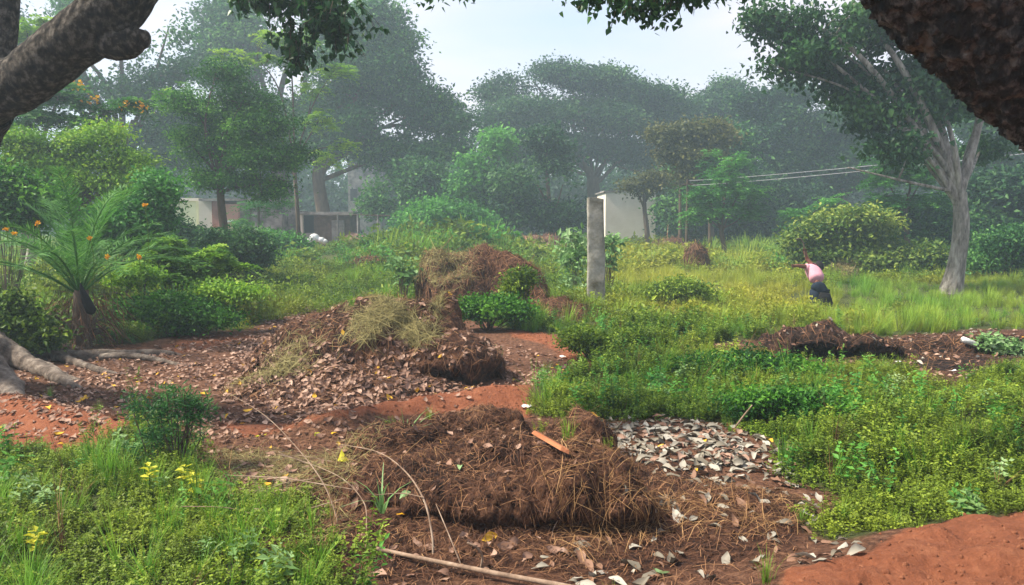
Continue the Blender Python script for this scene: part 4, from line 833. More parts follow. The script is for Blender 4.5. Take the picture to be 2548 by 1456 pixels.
tree('light_green_tree', 'low light green feathery tree rising behind the left end of the yellow-green bush', 33, 2000, (2000, 560), .08,
     [(1990, 535, 55, 24), (2060, 515, 48, 30), (2020, 560, 70, 24)], 'fresh', 300, 8, .5, .15, style='pinnate', ntw=12)
shrub('yellow_green_bush', 'wide domed yellow-green bush in the meadow behind the person', 25, [(2140, 560, 130, 44), (2070, 590, 100, 46), (2230, 600, 95, 44), (2005, 620, 55, 34), (2300, 630, 50, 34), (2150, 635, 180, 36)], 'yellowbush', 1300, 30, .24, .13, gap=.9, zmin=.1)
shrub('grey_green_bush', 'rounded grey-green bush at the right edge beside the pale trunk', 23, [(2490, 610, 60, 44), (2550, 600, 60, 50), (2440, 650, 40, 26), (2560, 660, 60, 30)], 'hazygreen', 480, 30, .22, .11)
shrub('dark_thicket', 'dark blue-green thicket behind the grey-green bush', 32, [(2480, 480, 90, 60), (2560, 500, 80, 70), (2440, 560, 80, 50), (2540, 570, 80, 50)], 'dark', 900, 26, .45, .22, nst=4)
shrub('dark_thicket', 'shadowy thicket behind the small bright green feathery tree', 50, [(1700, 540, 90, 50), (1800, 560, 100, 46), (1900, 550, 90, 50), (1960, 500, 70, 60), (1870, 480, 80, 60)], 'dark', 1300, 26, .6, .28, nst=4)
shrub('dark_thicket', 'green thicket under the light green tree right of the bush', 30, [(2300, 560, 70, 50), (2350, 600, 60, 50), (2230, 560, 60, 40)], 'hazygreen', 450, 26, .4, .2, nst=4)

# far-off wood closing the view
xb = rng.uniform(-75, 75, 700); yb = rng.uniform(72, 84, 700)
scatter('far_wood', np.stack([xb, yb, ground_z(xb, yb)], 1), upright(700, .05), 5.5 + 4.0 * rng.random(700), [p_bush(k + 50, .5, 1.0, 420, .075, 'dark') for k in range(3)], 'dark hazy wood closing the view behind every tree', 'wood')

# ------------------------------------------------------------------ left side growth
tree('blossom_tree', 'lime green tree with orange blossom clusters behind the palm', 17, 190, (190, 520), .13,
     [(60, 345, 100, 44), (240, 345, 100, 48), (130, 400, 120, 60), (300, 400, 90, 50), (60, 440, 110, 70), (210, 450, 110, 60), (350, 470, 90, 60), (130, 510, 120, 60), (300, 540, 110, 50)], 'lime', 1300, 34, .12, .075, ntw=80, gap=.62, gapf=1.5, lobes=16)
def flowers(root, spots, Y, r, n_, sz, name='blossom'):
    for (a, b) in spots:
        c = np.array(at(a, b, Y)); P_ = c + rng.normal(size=(n_, 3)) * r * (1, 1, .6); v, f = leafquads(P_, rdir(n_), rdir(n_) + (0, 0, .6), sz, sz * .8); obj(name, npmesh(name, v, f, np.repeat(rng.random(n_), 4), M['flower']), root)
bt, _ = tree('blossom_tree', 'airy blue-green tree with bare pale branches and orange blossom tips under the thick limb', 19, 60, (90, 400), .12,
     [(150, 240, 90, 30), (260, 265, 80, 24), (330, 265, 50, 18), (200, 300, 100, 24), (60, 300, 80, 34)], 'hazygreen', 330, 10, .5, .13, style='pinnate', bark='barkpale', ntw=40)
flowers(bt, [(312, 262), (356, 268), (230, 248), (300, 318), (195, 212)], 18.8, .09, 18, .09)
tree('lime_tipped_tree', 'tall loose tree with bright lime leaf clusters around the feathery tree', 30, 740, (735, 400), .09,
     [(720, 100, 70, 26), (640, 150, 60, 22), (830, 185, 50, 26), (845, 370, 34, 22), (450, 225, 36, 26), (560, 140, 50, 18), (800, 300, 40, 40), (780, 230, 40, 30), (820, 400, 30, 30)], 'lime', 330, 10, .5, .15, style='pinnate', ntw=50)
tree('lime_tipped_tree', 'bright lime leaves glowing behind the fork of the thick limb', 24, 50, (70, 300), .12, [(70, 90, 50, 34), (110, 140, 40, 26), (30, 160, 50, 30), (110, 60, 30, 24)], 'lime', 200, 10, .5, .15, style='pinnate', ntw=16)
shrub('dark_thicket', 'dark green thicket at the left edge below the lime green tree', 14, [(10, 470, 60, 40), (20, 540, 60, 40), (90, 510, 60, 40)], 'neem', 420, 26, .2, .10)
shrub('leafy_shrub', 'mid green shrub between the palm and the lime bush', 15, [(300, 560, 80, 50), (370, 540, 50, 60), (350, 600, 70, 50), (250, 600, 70, 50), (395, 480, 34, 50)], 'fresh', 620, 26, .17, .09)
shrub('lime_bush', 'spreading lime green bush in front of the feathery tree', 13, [(420, 620, 70, 30), (490, 640, 80, 34), (390, 660, 80, 34), (540, 655, 60, 26), (590, 665, 36, 16), (440, 680, 120, 34)], 'lime', 560, 12, .22, .085, style='pinnate', droop=.05)
shrub('dark_shrub', 'dark green dome-shaped shrub at the foot of the feathery tree', 18, [(600, 610, 66, 40), (640, 640, 36, 30), (560, 610, 50, 36)], 'dark', 480, 26, .17, .09)
shrub('tangled_shrub', 'tangled dark green shrub between the palm and the tallest hay-capped heap', 11.7, [(400, 760, 90, 34), (470, 775, 90, 34), (330, 780, 70, 30), (520, 795, 80, 26), (420, 815, 100, 20), (330, 820, 60, 20)], 'neem', 620, 24, .11, .062)
shrub('broadleaf_shrub', 'bright broad-leaved shrub between the roots and the palm at the left edge', 9.6, [(50, 810, 60, 34), (10, 760, 50, 30), (110, 840, 40, 22), (50, 850, 60, 20)], 'herb', 360, 20, .11, .07)
shrub('yellowish_shrub', 'sunlit yellowish shrub right of the palm fronds', 12, [(330, 690, 60, 26), (520, 720, 60, 24), (610, 730, 60, 22)], 'lime', 240, 22, .10, .06)
fl = [(95, 555), (35, 580), (360, 510), (268, 640), (225, 592), (345, 640), (15, 570)]
for k_, (a, b) in enumerate(fl):
    rr_ = thing('orange_flower', ['round orange flower highest on the palm side, near the left edge', 'small dull orange flower left of the round one', 'orange flower highest of all, right of the palm', 'orange flower low between palm and shrub',
        'small orange flower among the palm fronds', 'orange flower beside the leafy shrub right of the palm', 'orange flower right at the picture edge'][k_], 'flower', at(a, b, 10.0), 'orange flowers around the palm')
    n_ = 26; P_ = rng.normal(size=(n_, 3)) * .011; v, f = leafquads(P_, rdir(n_), rdir(n_), .026, .024); o_ = obj('petals', npmesh('petals', v, f, np.repeat(rng.random(n_), 4), M['flower'])); o_.parent = rr_
    mb = MB(); mb.tube([(0, 0, 0), (.02, .02, -.25), (.0, .05, -.6)], .004, 4, cap=False); o_ = obj('stalk', mb.mesh('stalk', M['herb'])); o_.parent = rr_

tree('spindly_tree', 'spindly mid green tree veiling the grey wall of the pink house', 32, 640, (645, 480), .06, [(650, 520, 50, 34), (700, 500, 34, 30), (620, 560, 40, 30)], 'fresh', 160, 8, .45, .14, style='pinnate', ntw=14)
shrub('leafy_shrub', 'mid green shrub hiding the foot of the pale lime house', 24, [(450, 580, 50, 34), (490, 600, 40, 30), (400, 560, 40, 44)], 'hazygreen', 420, 26, .22, .11)
shrub('leafy_shrub', 'hazy green shrub below the shed side wall', 30, [(690, 600, 46, 22), (730, 606, 30, 14)], 'fresh', 260, 24, .25, .13)
# feather palm
pb = at(205, 860, 10.6); pz = float(ground_z(pb.x, 10.6)); palm = thing('feather_palm', 'young feather palm with long arching spiny fronds on the left', 'palm', (pb.x, 10.6, pz))
mb = MB(); mb.tube([(pb.x, 10.6, pz - .1), (pb.x, 10.6, pz + .3), (pb.x + .02, 10.6, pz + .78)], [.13, .12, .08], 12, amp=.3, fr=9)
for s_ in range(60):
    a = rng.random() * 6.28; mb.tube([(pb.x + .1 * math.cos(a), 10.6 + .1 * math.sin(a), pz + .1 + .25 * rng.random()), (pb.x + .35 * math.cos(a), 10.6 + .35 * math.sin(a), pz + .05 + .5 * rng.random())], [.012, .004], 4, cap=False)
obj('trunk', mb.mesh('trunk', M['wood']), palm)
for s_ in range(26):
    a = s_ * 2.4; el = 1.42 - .75 * (s_ / 26) + .1 * rng.normal(); Lf = 2.2 * (.75 + .35 * rng.random()); d0 = np.array([math.cos(a) * math.cos(el), math.sin(a) * math.cos(el), math.sin(el)])
    t = np.linspace(0, 1, 64); P_ = np.array([pb.x, 10.6, pz + .70]) + d0 * (t * Lf)[:, None]; P_[:, 2] -= (t ** 2.2) * Lf * (.28 + .35 * math.cos(el)); hor = np.array([math.cos(a), math.sin(a), 0]); P_ += hor * (t ** 2 * .15 * Lf)[:, None]
    T_ = np.gradient(P_, axis=0); T_ /= np.linalg.norm(T_, axis=1)[:, None]; sd = np.cross(T_, (0, 0, 1.0)); sd /= np.linalg.norm(sd, axis=1)[:, None]; up_ = np.cross(sd, T_)
    mb = MB(); mb.tube(P_, np.linspace(.014, .003, 64), 4, .35, cap=False)
    k = slice(9, 64); c = P_[k]; ll = .24 * np.sin(np.clip(t[k] * 3.0, 0, 3.1)) ** .6 + .05
    for sg in (-1, 1):
        dd = sd[k] * sg * .8 + T_[k] * .75 + up_[k] * .30 + rng.normal(size=c.shape) * .08; v, f = leafquads(c, dd, up_[k] + rng.normal(size=c.shape) * .15, ll, np.full(len(c), .015), 0, .3); mb.add(v, f, np.repeat(np.clip(.45 + .2 * rng.normal(size=len(c)), 0, 1), 4))
    obj('frond', mb.mesh('frond', M['palmleaf'], False), palm)

q_ = 800; a_ = rng.random(q_) * 6.28; r_ = rng.random(q_) * .5 + .08; z0_ = pz + .75 * rng.random(q_) ** .8; L_ = .18 + .25 * rng.random(q_); dr = np.stack([np.cos(a_), np.sin(a_), -1.1 - .6 * rng.random(q_)], 1); c_ = np.stack([pb.x + r_ * np.cos(a_), 10.6 + r_ * np.sin(a_), z0_], 1)
v, f = leafquads(c_, dr, rdir(q_), L_, np.full(q_, .012), 0, .4); v[:, 2] = np.maximum(v[:, 2], pz - .02)
obj('dead_skirt', npmesh('dead_skirt', v, f, np.repeat(np.clip(.35 + .2 * rng.normal(size=q_), 0, 1), 4), M['straw']), palm)

# ------------------------------------------------------------------ shrubs and plants in the open
shrub('leafy_shrub', 'dense dark green low shrub beside the right shoulder of the hay-capped heap', 12.2, [(1215, 762, 80, 28), (1270, 775, 50, 20), (1170, 775, 45, 20)], 'neem', 420, 20, .10, .06, zmin=.02)
shrub('leafy_shrub', 'small bright shrub growing at the right flank of the two-lobed heap', 12.6, [(1300, 690, 34, 26), (1290, 715, 44, 22)], 'herb', 170, 22, .09, .055)
shrub('leafy_shrub', 'rounded fresh green shrub in the yellowish meadow right of the stone post', 16, [(1690, 715, 60, 28), (1740, 735, 60, 20), (1640, 730, 40, 20)], 'herb', 260, 24, .13, .07)
shrub('leafy_shrub', 'low bright shrub beyond the red path edge', 9.8, [(1480, 845, 80, 26), (1560, 850, 60, 24)], 'herb', 330, 22, .09, .05)
shrub('leafy_shrub', 'broad dark green weed bush left of the dark crumbling heap', 8.6, [(1830, 910, 110, 30), (1960, 925, 90, 26), (1740, 915, 50, 24)], 'neem', 560, 22, .09, .05)
shrub('leafy_shrub', 'sprawling dark green weed bush above the grey leaves', 6.6, [(1900, 1000, 110, 34), (2020, 1020, 110, 34), (2080, 1090, 120, 34)], 'neem', 620, 22, .08, .042)
shrub('leafy_shrub', 'broad green seedling sprawling over the flat heap at the right edge', 9.9, [(2500, 862, 40, 14), (2460, 850, 30, 12)], 'paleleaf', 60, 14, .08, .075)
shrub('milkweed_plant', 'tall plant with large pale leaves hugging the left side of the stone post', 17.5, [(1435, 600, 24, 26), (1425, 650, 26, 26), (1432, 700, 26, 22)], 'paleleaf', 60, 7, .16, .16, cat='plant')
shrub('milkweed_plant', 'shorter plant with large pale leaves just right of the stone post', 18, [(1520, 600, 18, 22), (1512, 640, 16, 22)], 'paleleaf', 30, 7, .14, .15, cat='plant')
shrub('milkweed_plant', 'pale-leaved plant at the left flank of the two-lobed heap', 14.5, [(1000, 660, 22, 20), (1010, 690, 20, 20)], 'paleleaf', 26, 7, .12, .13, cat='plant')
shrub('tall_weed', 'upright bushy weed standing at the edge of the clearing, beside the left red ridge', 5.35, [(420, 980, 36, 40), (470, 1020, 46, 50), (390, 1040, 50, 60), (345, 1010, 34, 44), (430, 1080, 80, 60), (370, 1110, 70, 50), (500, 1050, 24, 40), (410, 1160, 90, 44), (450, 1190, 80, 30)], 'hazygreen', 460, 11, .045, .032, cat='plant', style='narrow', nst=7, droop=-.3, gap=.75, gapf=6, lobes=6)
for (a, b, Y, lb) in ((372, 1178, 4.75, 'yellow-leaved seedling highest in the left foreground grass'), (460, 1178, 4.8, 'small yellow-leaved seedling close to the straw'), (482, 1200, 4.7, 'tiny yellow-leaved seedling, lowest of the pair by the straw'), (90, 1345, 3.9, 'yellow-leaved seedling near the left bottom corner')):
    r0 = thing('yellow_seedling', lb, 'plant', at(a, b + 40, Y), 'yellow seedlings in the foreground grass'); c0 = Vector(at(a, b, Y)) - r0.location
    k = 16; an = np.arange(k) * 2.4; C_ = np.array(c0) + np.stack([np.zeros(k), np.zeros(k), np.linspace(-.05, .05, k)], 1); dd = np.stack([np.cos(an), np.sin(an), .5 + 0 * an], 1); v, f = leafquads(C_, dd, np.tile((0, 0, 1.), (k, 1)) + rng.normal(size=(k, 3)) * .3, .06, .034, .2, .6)
    o_ = obj('leaves', npmesh('leaves', v, f, np.repeat(rng.random(k), 4), M['yellowleaf'])); o_.parent = r0
    mb = MB(); mb.tube([(0, 0, -.25), (0, 0, 0), tuple(c0)], .004, 5, cap=False); o_ = obj('stem', mb.mesh('stem', M['herb'])); o_.parent = r0
for (a, b, Y, lb, hh) in ((1010, 1105, 5.5, 'long pale grass sprout rooted on the back of the nearest heap', .30), (950, 1275, 4.25, 'wilted pale grass sprout on the left front of the nearest heap', .26)):
    r0 = thing('grass_sprout', lb, 'plant', at(a, b, Y), 'grass sprouts on the nearest heap'); o_ = obj('blades', p_grass(3, hh, 9, .016, 'paleleaf', .03, 1.3)); o_.parent = r0

# ------------------------------------------------------------------ fallen branch
fb = thing('fallen_branch', 'long dry fallen branch with upright curved twigs lying in front of the nearest heap', 'branch', tuple(at(1080, 1395, 3.95)))
def br(pts, rad, part='twig', sg=6):
    rad = [a * (.68 if part == 'twig' else 1) for a in rad]; q = MB(); limb_tube(q, [at(p_[0], p_[1], p_[2] * (.97 if part == 'stem' else 1)) for p_ in pts], [a * (.75 if part == 'stem' else 1) for a in rad], sg, .12, 14, 8, seed=len(fb.children)); obj(part, q.mesh(part, M['stick']), fb)
br([(560, 1285, 4.5), (680, 1312, 4.35), (760, 1332, 4.2), (900, 1358, 4.05), (1080, 1396, 3.85), (1250, 1430, 3.7), (1420, 1462, 3.6), (1560, 1500, 3.5)], [.007, .010, .012, .0135, .015, .016, .017, .017], 'stem', 10)
br([(1078, 1392, 3.86), (1075, 1330, 3.9), (1055, 1245, 4.0), (1010, 1175, 4.15), (940, 1125, 4.35), (835, 1104, 4.6)], [.009, .008, .007, .006, .004, .003])
br([(845, 1345, 4.1), (835, 1280, 4.15), (800, 1195, 4.3), (735, 1110, 4.6), (660, 1035, 5.0), (570, 978, 5.5)], [.007, .006, .005, .004, .003, .002])
br([(1196, 1422, 3.75), (1200, 1385, 3.72), (1185, 1362, 3.7), (1162, 1350, 3.7)], [.010, .010, .009, .007])
br([(1150, 1412, 3.8), (1125, 1350, 3.85), (1100, 1290, 3.95), (1085, 1255, 4.05)], [.006, .005, .004, .003])
br([(910, 1362, 4.0), (912, 1310, 4.05), (905, 1250, 4.2), (850, 1190, 4.4), (760, 1150, 4.7), (690, 1130, 4.9)], [.006, .005, .0045, .004, .003, .002])
br([(560, 1182, 4.9), (700, 1190, 4.7), (800, 1205, 4.6), (880, 1218, 4.5)], [.004, .006, .006, .003])
br([(1060, 1395, 3.9), (1020, 1425, 3.8), (985, 1455, 3.7)], [.006, .005, .003])
br([(1055, 1238, 4.0), (1000, 1228, 4.05), (930, 1232, 4.1)], [.005, .004, .002])
br([(700, 1316, 4.3), (640, 1280, 4.4), (580, 1262, 4.5), (540, 1262, 4.6)], [.005, .004, .003, .002])
br([(880, 1354, 4.05), (830, 1400, 3.9), (800, 1440, 3.8)], [.005, .004, .003])
br([(1390, 1290, 4.1), (1375, 1330, 4.05), (1400, 1380, 3.95)], [.003, .003, .002])
tw = MB()
for q in range(34):
    a, b = rng.uniform(560, 920), rng.uniform(1140, 1330); Y_ = 1.62 * F / (b - HOR); dx, dy = rng.normal() * 90, rng.normal() * 45
    p1 = np.array(at(a, b, Y_)); p2 = np.array(at(a + dx, b + dy, Y_ + .1 * rng.normal())); tw.tube(curve([p1, (p1 + p2) / 2 + rng.normal(size=3) * .04, p2], 5), [.0026] * 11, 4, cap=False)
obj('dry_twigs', tw.mesh('dry_twigs', M['stick']), kind='stuff', label='thin pale dry twigs tangled left of the nearest heap', category='twigs')
st = thing('bare_stick', 'thin bare stick poking up from the weeds above the grey leaves', 'stick', tuple(at(1830, 1065, 6.3))); mb = MB(); mb.tube(np.array([at(1828, 1065, 6.3), at(1850, 1035, 6.3), at(1872, 1008, 6.3)]), [.008, .007, .005], 6); obj('stick', mb.mesh('stick', M['stick']), st)

# ------------------------------------------------------------------ small things on the heaps
def on(px, py):
    r_ = Vector(ray(px, py)); h_ = BVH.ray_cast(Vector((0, 0, CH)), r_.normalized()); return (h_[0], h_[1]) if h_[0] is not None else (Vector((*gp(px, py), 0)), Vector((0, 0, 1)))
pc, nn = on(1368, 1112); ch = MB(); Vc = np.array([(-.13, -.018, 0), (.10, -.028, 0), (.14, .004, 0), (.09, .026, 0), (-.12, .020, 0)]); Vc = np.concatenate([Vc, Vc * (.94, .8, 1) + (0, 0, .022)])
ch.add(Vc, [(0, 1, 6, 5), (1, 2, 7, 6), (2, 3, 8, 7), (3, 4, 9, 8), (4, 0, 5, 9), (5, 6, 8, 9), (6, 7, 8, 8), (4, 3, 1, 0), (3, 2, 1, 1)], .5)
me = ch.mesh('wood_chip', M['chip'], False); o_ = obj('wood_chip', me, label='orange splinter of split wood lying on the nearest heap', category='wood chip'); o_.location = pc + Vector((0, 0, .02)); o_.rotation_euler = (-.35, .25, -.75)
for (a, b, mt, sz, lb) in ((855, 1150, 'yellowleaf', .15, 'large fallen leaf half yellow on the left flank of the nearest heap'), (1000, 1284, 'flower', .07, 'small orange fallen leaf beside the wilted sprout'), (1570, 1415, 'greydry', .13, 'large grey curled leaf lying alone in the front soil'),
                           (790, 1080, 'yellowleaf', .07, 'small yellow fallen leaf behind the nearest heap, left one of two'), (830, 1080, 'flower', .06, 'small golden fallen leaf just behind the left end of the nearest heap'), (650, 1085, 'yellowleaf', .10, 'pale yellow fallen leaf alone in the clearing'),
                           (1010, 1240, 'paleleaf', .08, 'round green fallen leaf on the middle of the nearest heap'), (1145, 1165, 'paleleaf', .07, 'green fallen leaf on the upper middle of the nearest heap'), (1645, 1430, 'paleleaf', .08, 'fresh green fallen leaf at the bottom edge, near the orange soil')):
    pc, nn = on(a, b); o_ = obj('fallen_leaf', p_dead(1, mt, 1.0, .55, .40), label=lb, category='leaf'); o_.scale = (sz, sz, sz); o_.location = pc + Vector((0, 0, .012)); o_.rotation_euler = (rng.normal() * .2, rng.normal() * .2, rng.random() * 6)
# plastic litter
pc, nn = on(2412, 860); mb = MB(); mb.tube([(-.14, 0, .03), (-.12, 0, .04), (-.02, 0, .045), (.08, 0, .04), (.12, 0, .03), (.15, 0, .028)], [.012, .04, .042, .036, .030, .014], 10, amp=.25, fr=12); o_ = obj('plastic_bottle', mb.mesh('plastic_bottle', M['white']), label='crushed white plastic bottle lying on the flat heap at the right', category='bottle'); o_.location = pc; o_.rotation_euler = (0, .35, .2)
for (a, b, mt, sx, lb) in ((2300, 942, 'blue', .06, 'tiny blue plastic scrap in front of the dark crumbling heap'), (2372, 928, 'white', .08, 'white plastic scrap below the bottle'), (2290, 958, 'white', .09, 'white plastic scrap beside the blue one'), (2410, 968, 'white', .10, 'white flattened scrap at the lower edge of the bare patch'),
                           (2235, 905, 'white', .07, 'white scrap at the foot of the dark hollow'), (1400, 893, 'white', .09, 'white scrap on the red path edge'), (655, 752, 'white', .12, 'white scrap caught in weeds beside the hay-capped heap'), (1310, 1018, 'white', .08, 'pale round scrap at the end of the red ridge')):
    pc, nn = on(a, b); g_ = np.stack(np.meshgrid(np.linspace(-1, 1, 5), np.linspace(-1, 1, 4)), -1).reshape(-1, 2); V_ = np.concatenate([g_ * (sx * .6, sx * .38) + rng.normal(size=g_.shape) * sx * .06, (.02 + .25 * sx * rng.random(len(g_)))[:, None]], 1)
    Fq = [(r * 5 + c, r * 5 + c + 1, r * 5 + c + 6, r * 5 + c + 5) for r in range(3) for c in range(4)]; o_ = obj('plastic_scrap', npmesh('plastic_scrap', V_, Fq, None, M[mt]), label=lb, category='litter'); o_.location = pc; o_.rotation_euler = (0, 0, rng.random() * 6)

# ------------------------------------------------------------------ stone post
c0 = at(1480, 740, 16); pz = float(ground_z(c0.x, 16)); ps = thing('stone_post', 'tall weathered stone fence post standing upright in the weeds', 'post', (c0.x, 16, pz)); k_ = 16 / F
nz_ = 44; nx_ = 28; zs = np.linspace(-.2, at(1480, 492, 16).z - pz, nz_); VV_ = []
for zi, z_ in enumerate(zs):
    f_ = (z_ - zs[0]) / (zs[-1] - zs[0]); hw = (46 - 6 * f_) * k_ / 2; hd = .10; cxx = (2 - 1.5 * f_ + 1.5 * math.sin(f_ * 5)) * k_
    for q in range(nx_):
        an = 2 * math.pi * q / nx_; sx_ = np.sign(math.cos(an)) * abs(math.cos(an)) ** .28; sy_ = np.sign(math.sin(an)) * abs(math.sin(an)) ** .28
        VV_.append((cxx + hw * sx_, hd * sy_ - (.03 * math.exp(-((sx_ + .25) / .12) ** 2) * -1 if sy_ < 0 else 0), z_ - (.03 * (1 if sx_ > .5 and zi == nz_ - 1 else 0))))
VV_ = np.array(VV_); w_ = .018 * fbm(VV_[:, 0] * 6, VV_[:, 1] * 6, VV_[:, 2] * 2.2, 5, 91, .6); VV_[:, 0] += w_ * np.sign(VV_[:, 0]); VV_[:, 1] += w_ + .02 * fbm(VV_[:, 0] * 9, VV_[:, 1], VV_[:, 2] * 4, 3, 92)
FF_ = [(a * nx_ + b, a * nx_ + (b + 1) % nx_, (a + 1) * nx_ + (b + 1) % nx_, (a + 1) * nx_ + b) for a in range(nz_ - 1) for b in range(nx_)]
mb = MB(); mb.add(VV_, FF_); top = VV_[-nx_:]; mb.add(np.concatenate([top, [top.mean(0) + (0, 0, .02)]]), [(q, (q + 1) % nx_, nx_, nx_) for q in range(nx_)]); o_ = obj('shaft', mb.mesh('shaft', M['granite'], True)); o_.parent = ps

# ------------------------------------------------------------------ sheds and houses
def bxm(root, part, mat, x0, x1, y0_, y1_, Y, dep_, tone=.5, zoff=0):
    """box seen between picture columns x0..x1 and rows y0..y1, its front face at distance Y, dep_ metres deep"""
    a = at(x0, y1_, Y); b = at(x1, y0_, Y); q = MB(); q.box((a.x + b.x) / 2, Y + dep_ / 2, a.z + zoff, b.x - a.x, dep_, b.z - a.z, tone); return obj(part, q.mesh(part, M[mat], False), root)
def house(name, label, px, Y): c = at(px, 600, Y); return thing(name, label, 'house', (c.x, Y, float(ground_z(c.x, Y))))
h1 = house('small_house', 'pale blank-walled house with flat parapet behind the stone post', 1540, 50); bxm(h1, 'wall', 'cream', 1506, 1632, 478, 596, 50, 5); bxm(h1, 'roof', 'greywall', 1503, 1636, 474.5, 478, 49.9, 5.2); bxm(h1, 'doorstep', 'greywall', 1466, 1480, 586, 597, 49.6, .4)
h2 = house('shed', 'open shed with dark doorway, pale pillar and flat slab roof beside the tall trunks', 800, 46); bxm(h2, 'roof', 'greywall', 736, 880, 527, 534, 45.4, 4.5); bxm(h2, 'pillar', 'cream', 741, 752, 534, 612, 45.6, .3)
bxm(h2, 'wall', 'farsoil', 782, 870, 534, 612, 46.2, 3); bxm(h2, 'dark_doorway', 'darkhole', 754, 782, 536, 612, 46.8, .1); bxm(h2, 'low_wall', 'greywall', 752, 782, 580, 612, 45.8, .25); bxm(h2, 'panel', 'greywall', 826, 856, 548, 612, 46.05, .12); bxm(h2, 'side_wall', 'greywall', 700, 740, 524, 612, 46.6, 2.5)  # dark sheet behind the pillar paints the shade of the open shed doorway
h3 = house('pink_house', 'low pink and cream house with grey side wall behind the feathery tree', 560, 45); bxm(h3, 'wall', 'pinkwall', 546, 592, 508, 612, 45, 3); bxm(h3, 'side_wall', 'greywall', 592, 700, 505, 612, 45.3, 3); bxm(h3, 'cream_wall', 'cream', 498, 530, 495, 612, 45.3, 3); bxm(h3, 'brick_pier', 'brickred', 530, 546, 500, 612, 45.2, 3); bxm(h3, 'roof', 'greywall', 494, 704, 494, 500, 44.8, 3.6); bxm(h3, 'sill', 'white', 552, 580, 548, 553, 44.85, .14)
h4 = house('lime_house', 'pale lime green house left of the pink one', 420, 48); bxm(h4, 'wall', 'limewall', 330, 488, 500, 612, 48, 4); bxm(h4, 'roof', 'cream', 325, 493, 493, 500, 47.8, 4.4); bxm(h4, 'dark_doorway', 'darkhole', 372, 392, 530, 612, 47.93, .1)
h5 = house('tall_house', 'pale two-storey house glimpsed through the leaves above the shed', 895, 70); bxm(h5, 'wall', 'greywall', 868, 945, 410, 590, 70, 6); bxm(h5, 'roof', 'greywall', 864, 949, 405, 410, 69.8, 6.4); bxm(h5, 'window', 'darkhole', 872, 888, 470, 500, 69.92, .1); bxm(h5, 'window', 'darkhole', 915, 931, 470, 500, 69.92, .1)
cs = at(785, 603, 43); sk = thing('white_sacks', 'crumpled white bundle on red soil before the shed doorway', 'bundle', tuple(cs)); mb = MB()
for (dx, rr, zz) in ((-.35, .16, .05), (-.05, .26, .22), (.3, .2, .12), (.5, .14, .04)):
    an = np.linspace(0, math.pi, 7); mb.tube([(cs.x + dx - rr * math.cos(q) , cs.y + .05 * math.sin(q * 3), cs.z + zz) for q in an], [.03 + rr * .8 * math.sin(q) for q in an], 10, amp=.3, fr=4)
obj('cloth', mb.mesh('cloth', M['white']), sk)
fp = at(890, 590, 39); fr_ = thing('wire_fence', 'thin fence posts joined by one top wire at the edge of the far weeds', 'fence', (fp.x, 39, 0))
for a in (840, 890, 940):
    c = at(a, 534, 39); q = MB(); q.tube([(c.x, 39, float(ground_z(c.x, 39)) - .1), (c.x, 39, c.z)], .045, 6); obj('post', q.mesh('post', M['greywall']), fr_)
q = MB(); q.tube([at(800, 536, 39), at(890, 535, 39), at(980, 537, 39)], .02, 4, cap=False); obj('wire', q.mesh('wire', M['wood']), fr_)
for (ya, yb, lb) in ((450, 355, 'upper of two pale overhead wires crossing in front of the far trees'), (462, 365, 'lower of two pale overhead wires crossing in front of the far trees')):
    pts = [np.array(at(1711 + (2700 - 1711) * t, ya + (yb - ya) * t ** 1.2, 36 - 6 * t)) for t in np.linspace(0, 1, 24)]; q = MB(); q.tube(pts, .011, 5, cap=False)
    wl = obj('overhead_wire', q.mesh('overhead_wire', M['wire']), label=lb, category='wire')
    wl['group'] = 'overhead wires'
for (a, Y_, lb) in ((1711, 36, 'thin straight pole holding the overhead wires, left of the small feathery tree'), ):
    c = at(a, 455, Y_); g0 = float(ground_z(c.x, Y_)); up = thing('utility_pole', lb, 'pole', (c.x, Y_, g0)); q = MB(); q.tube([(c.x, Y_, g0 - .2), (c.x, Y_, c.z + .15)], [.065, .05], 8); obj('pole', q.mesh('pole', M['wood']), up); q = MB(); q.box(c.x, Y_ - .06, c.z - .1, .5, .06, .06); obj('crossarm', q.mesh('crossarm', M['wood'], False), up)

# ------------------------------------------------------------------ person
def skin(name, pts, edges, rad, mat, parent, sub=2, root_=0):
    me = bpy.data.meshes.new(name); me.from_pydata([tuple(p_) for p_ in pts], edges, []); o_ = bpy.data.objects.new(name, me); COL.objects.link(o_)
    md = o_.modifiers.new('skin', 'SKIN'); 
    for i_, r_ in enumerate(rad): me.skin_vertices[0].data[i_].radius = (r_, r_) if not isinstance(r_, tuple) else r_
    me.skin_vertices[0].data[root_].use_root = True
    sb = o_.modifiers.new('s', 'SUBSURF'); sb.levels = sub; sb.render_levels = sub
    dg = bpy.context.evaluated_depsgraph_get(); ev = bpy.data.meshes.new_from_object(o_.evaluated_get(dg)); ev.name = name
    o_.modifiers.clear(); o_.data = ev; ev.materials.clear(); ev.materials.append(M[mat])
    ev.polygons.foreach_set('use_smooth', [True] * len(ev.polygons)); o_.parent = parent; return o_
pY = 17.0; hip = at(2035, 706, pY); pg = float(ground_z(hip.x, pY)); per = thing('person', 'person in pink shirt and dark trousers bending over in the meadow, one arm raised', 'person', (hip.x, pY, pg))
L0 = Vector((hip.x, pY, pg)); R_ = lambda px, py, dy=0: at(px, py, pY + dy) - L0
hp = R_(2035, 706, 0); mid = R_(2031, 688, .16); chs = R_(2022, 672, .30); nk = R_(2020, 665, .42); hd = R_(2037, 661, .50)
shl = R_(2010, 664, .26); ell = R_(1994, 662, .20); hal = R_(1976, 661, .12); shr = R_(2028, 668, .36); elr = R_(2009, 646, .42); har = R_(2003, 628, .42)
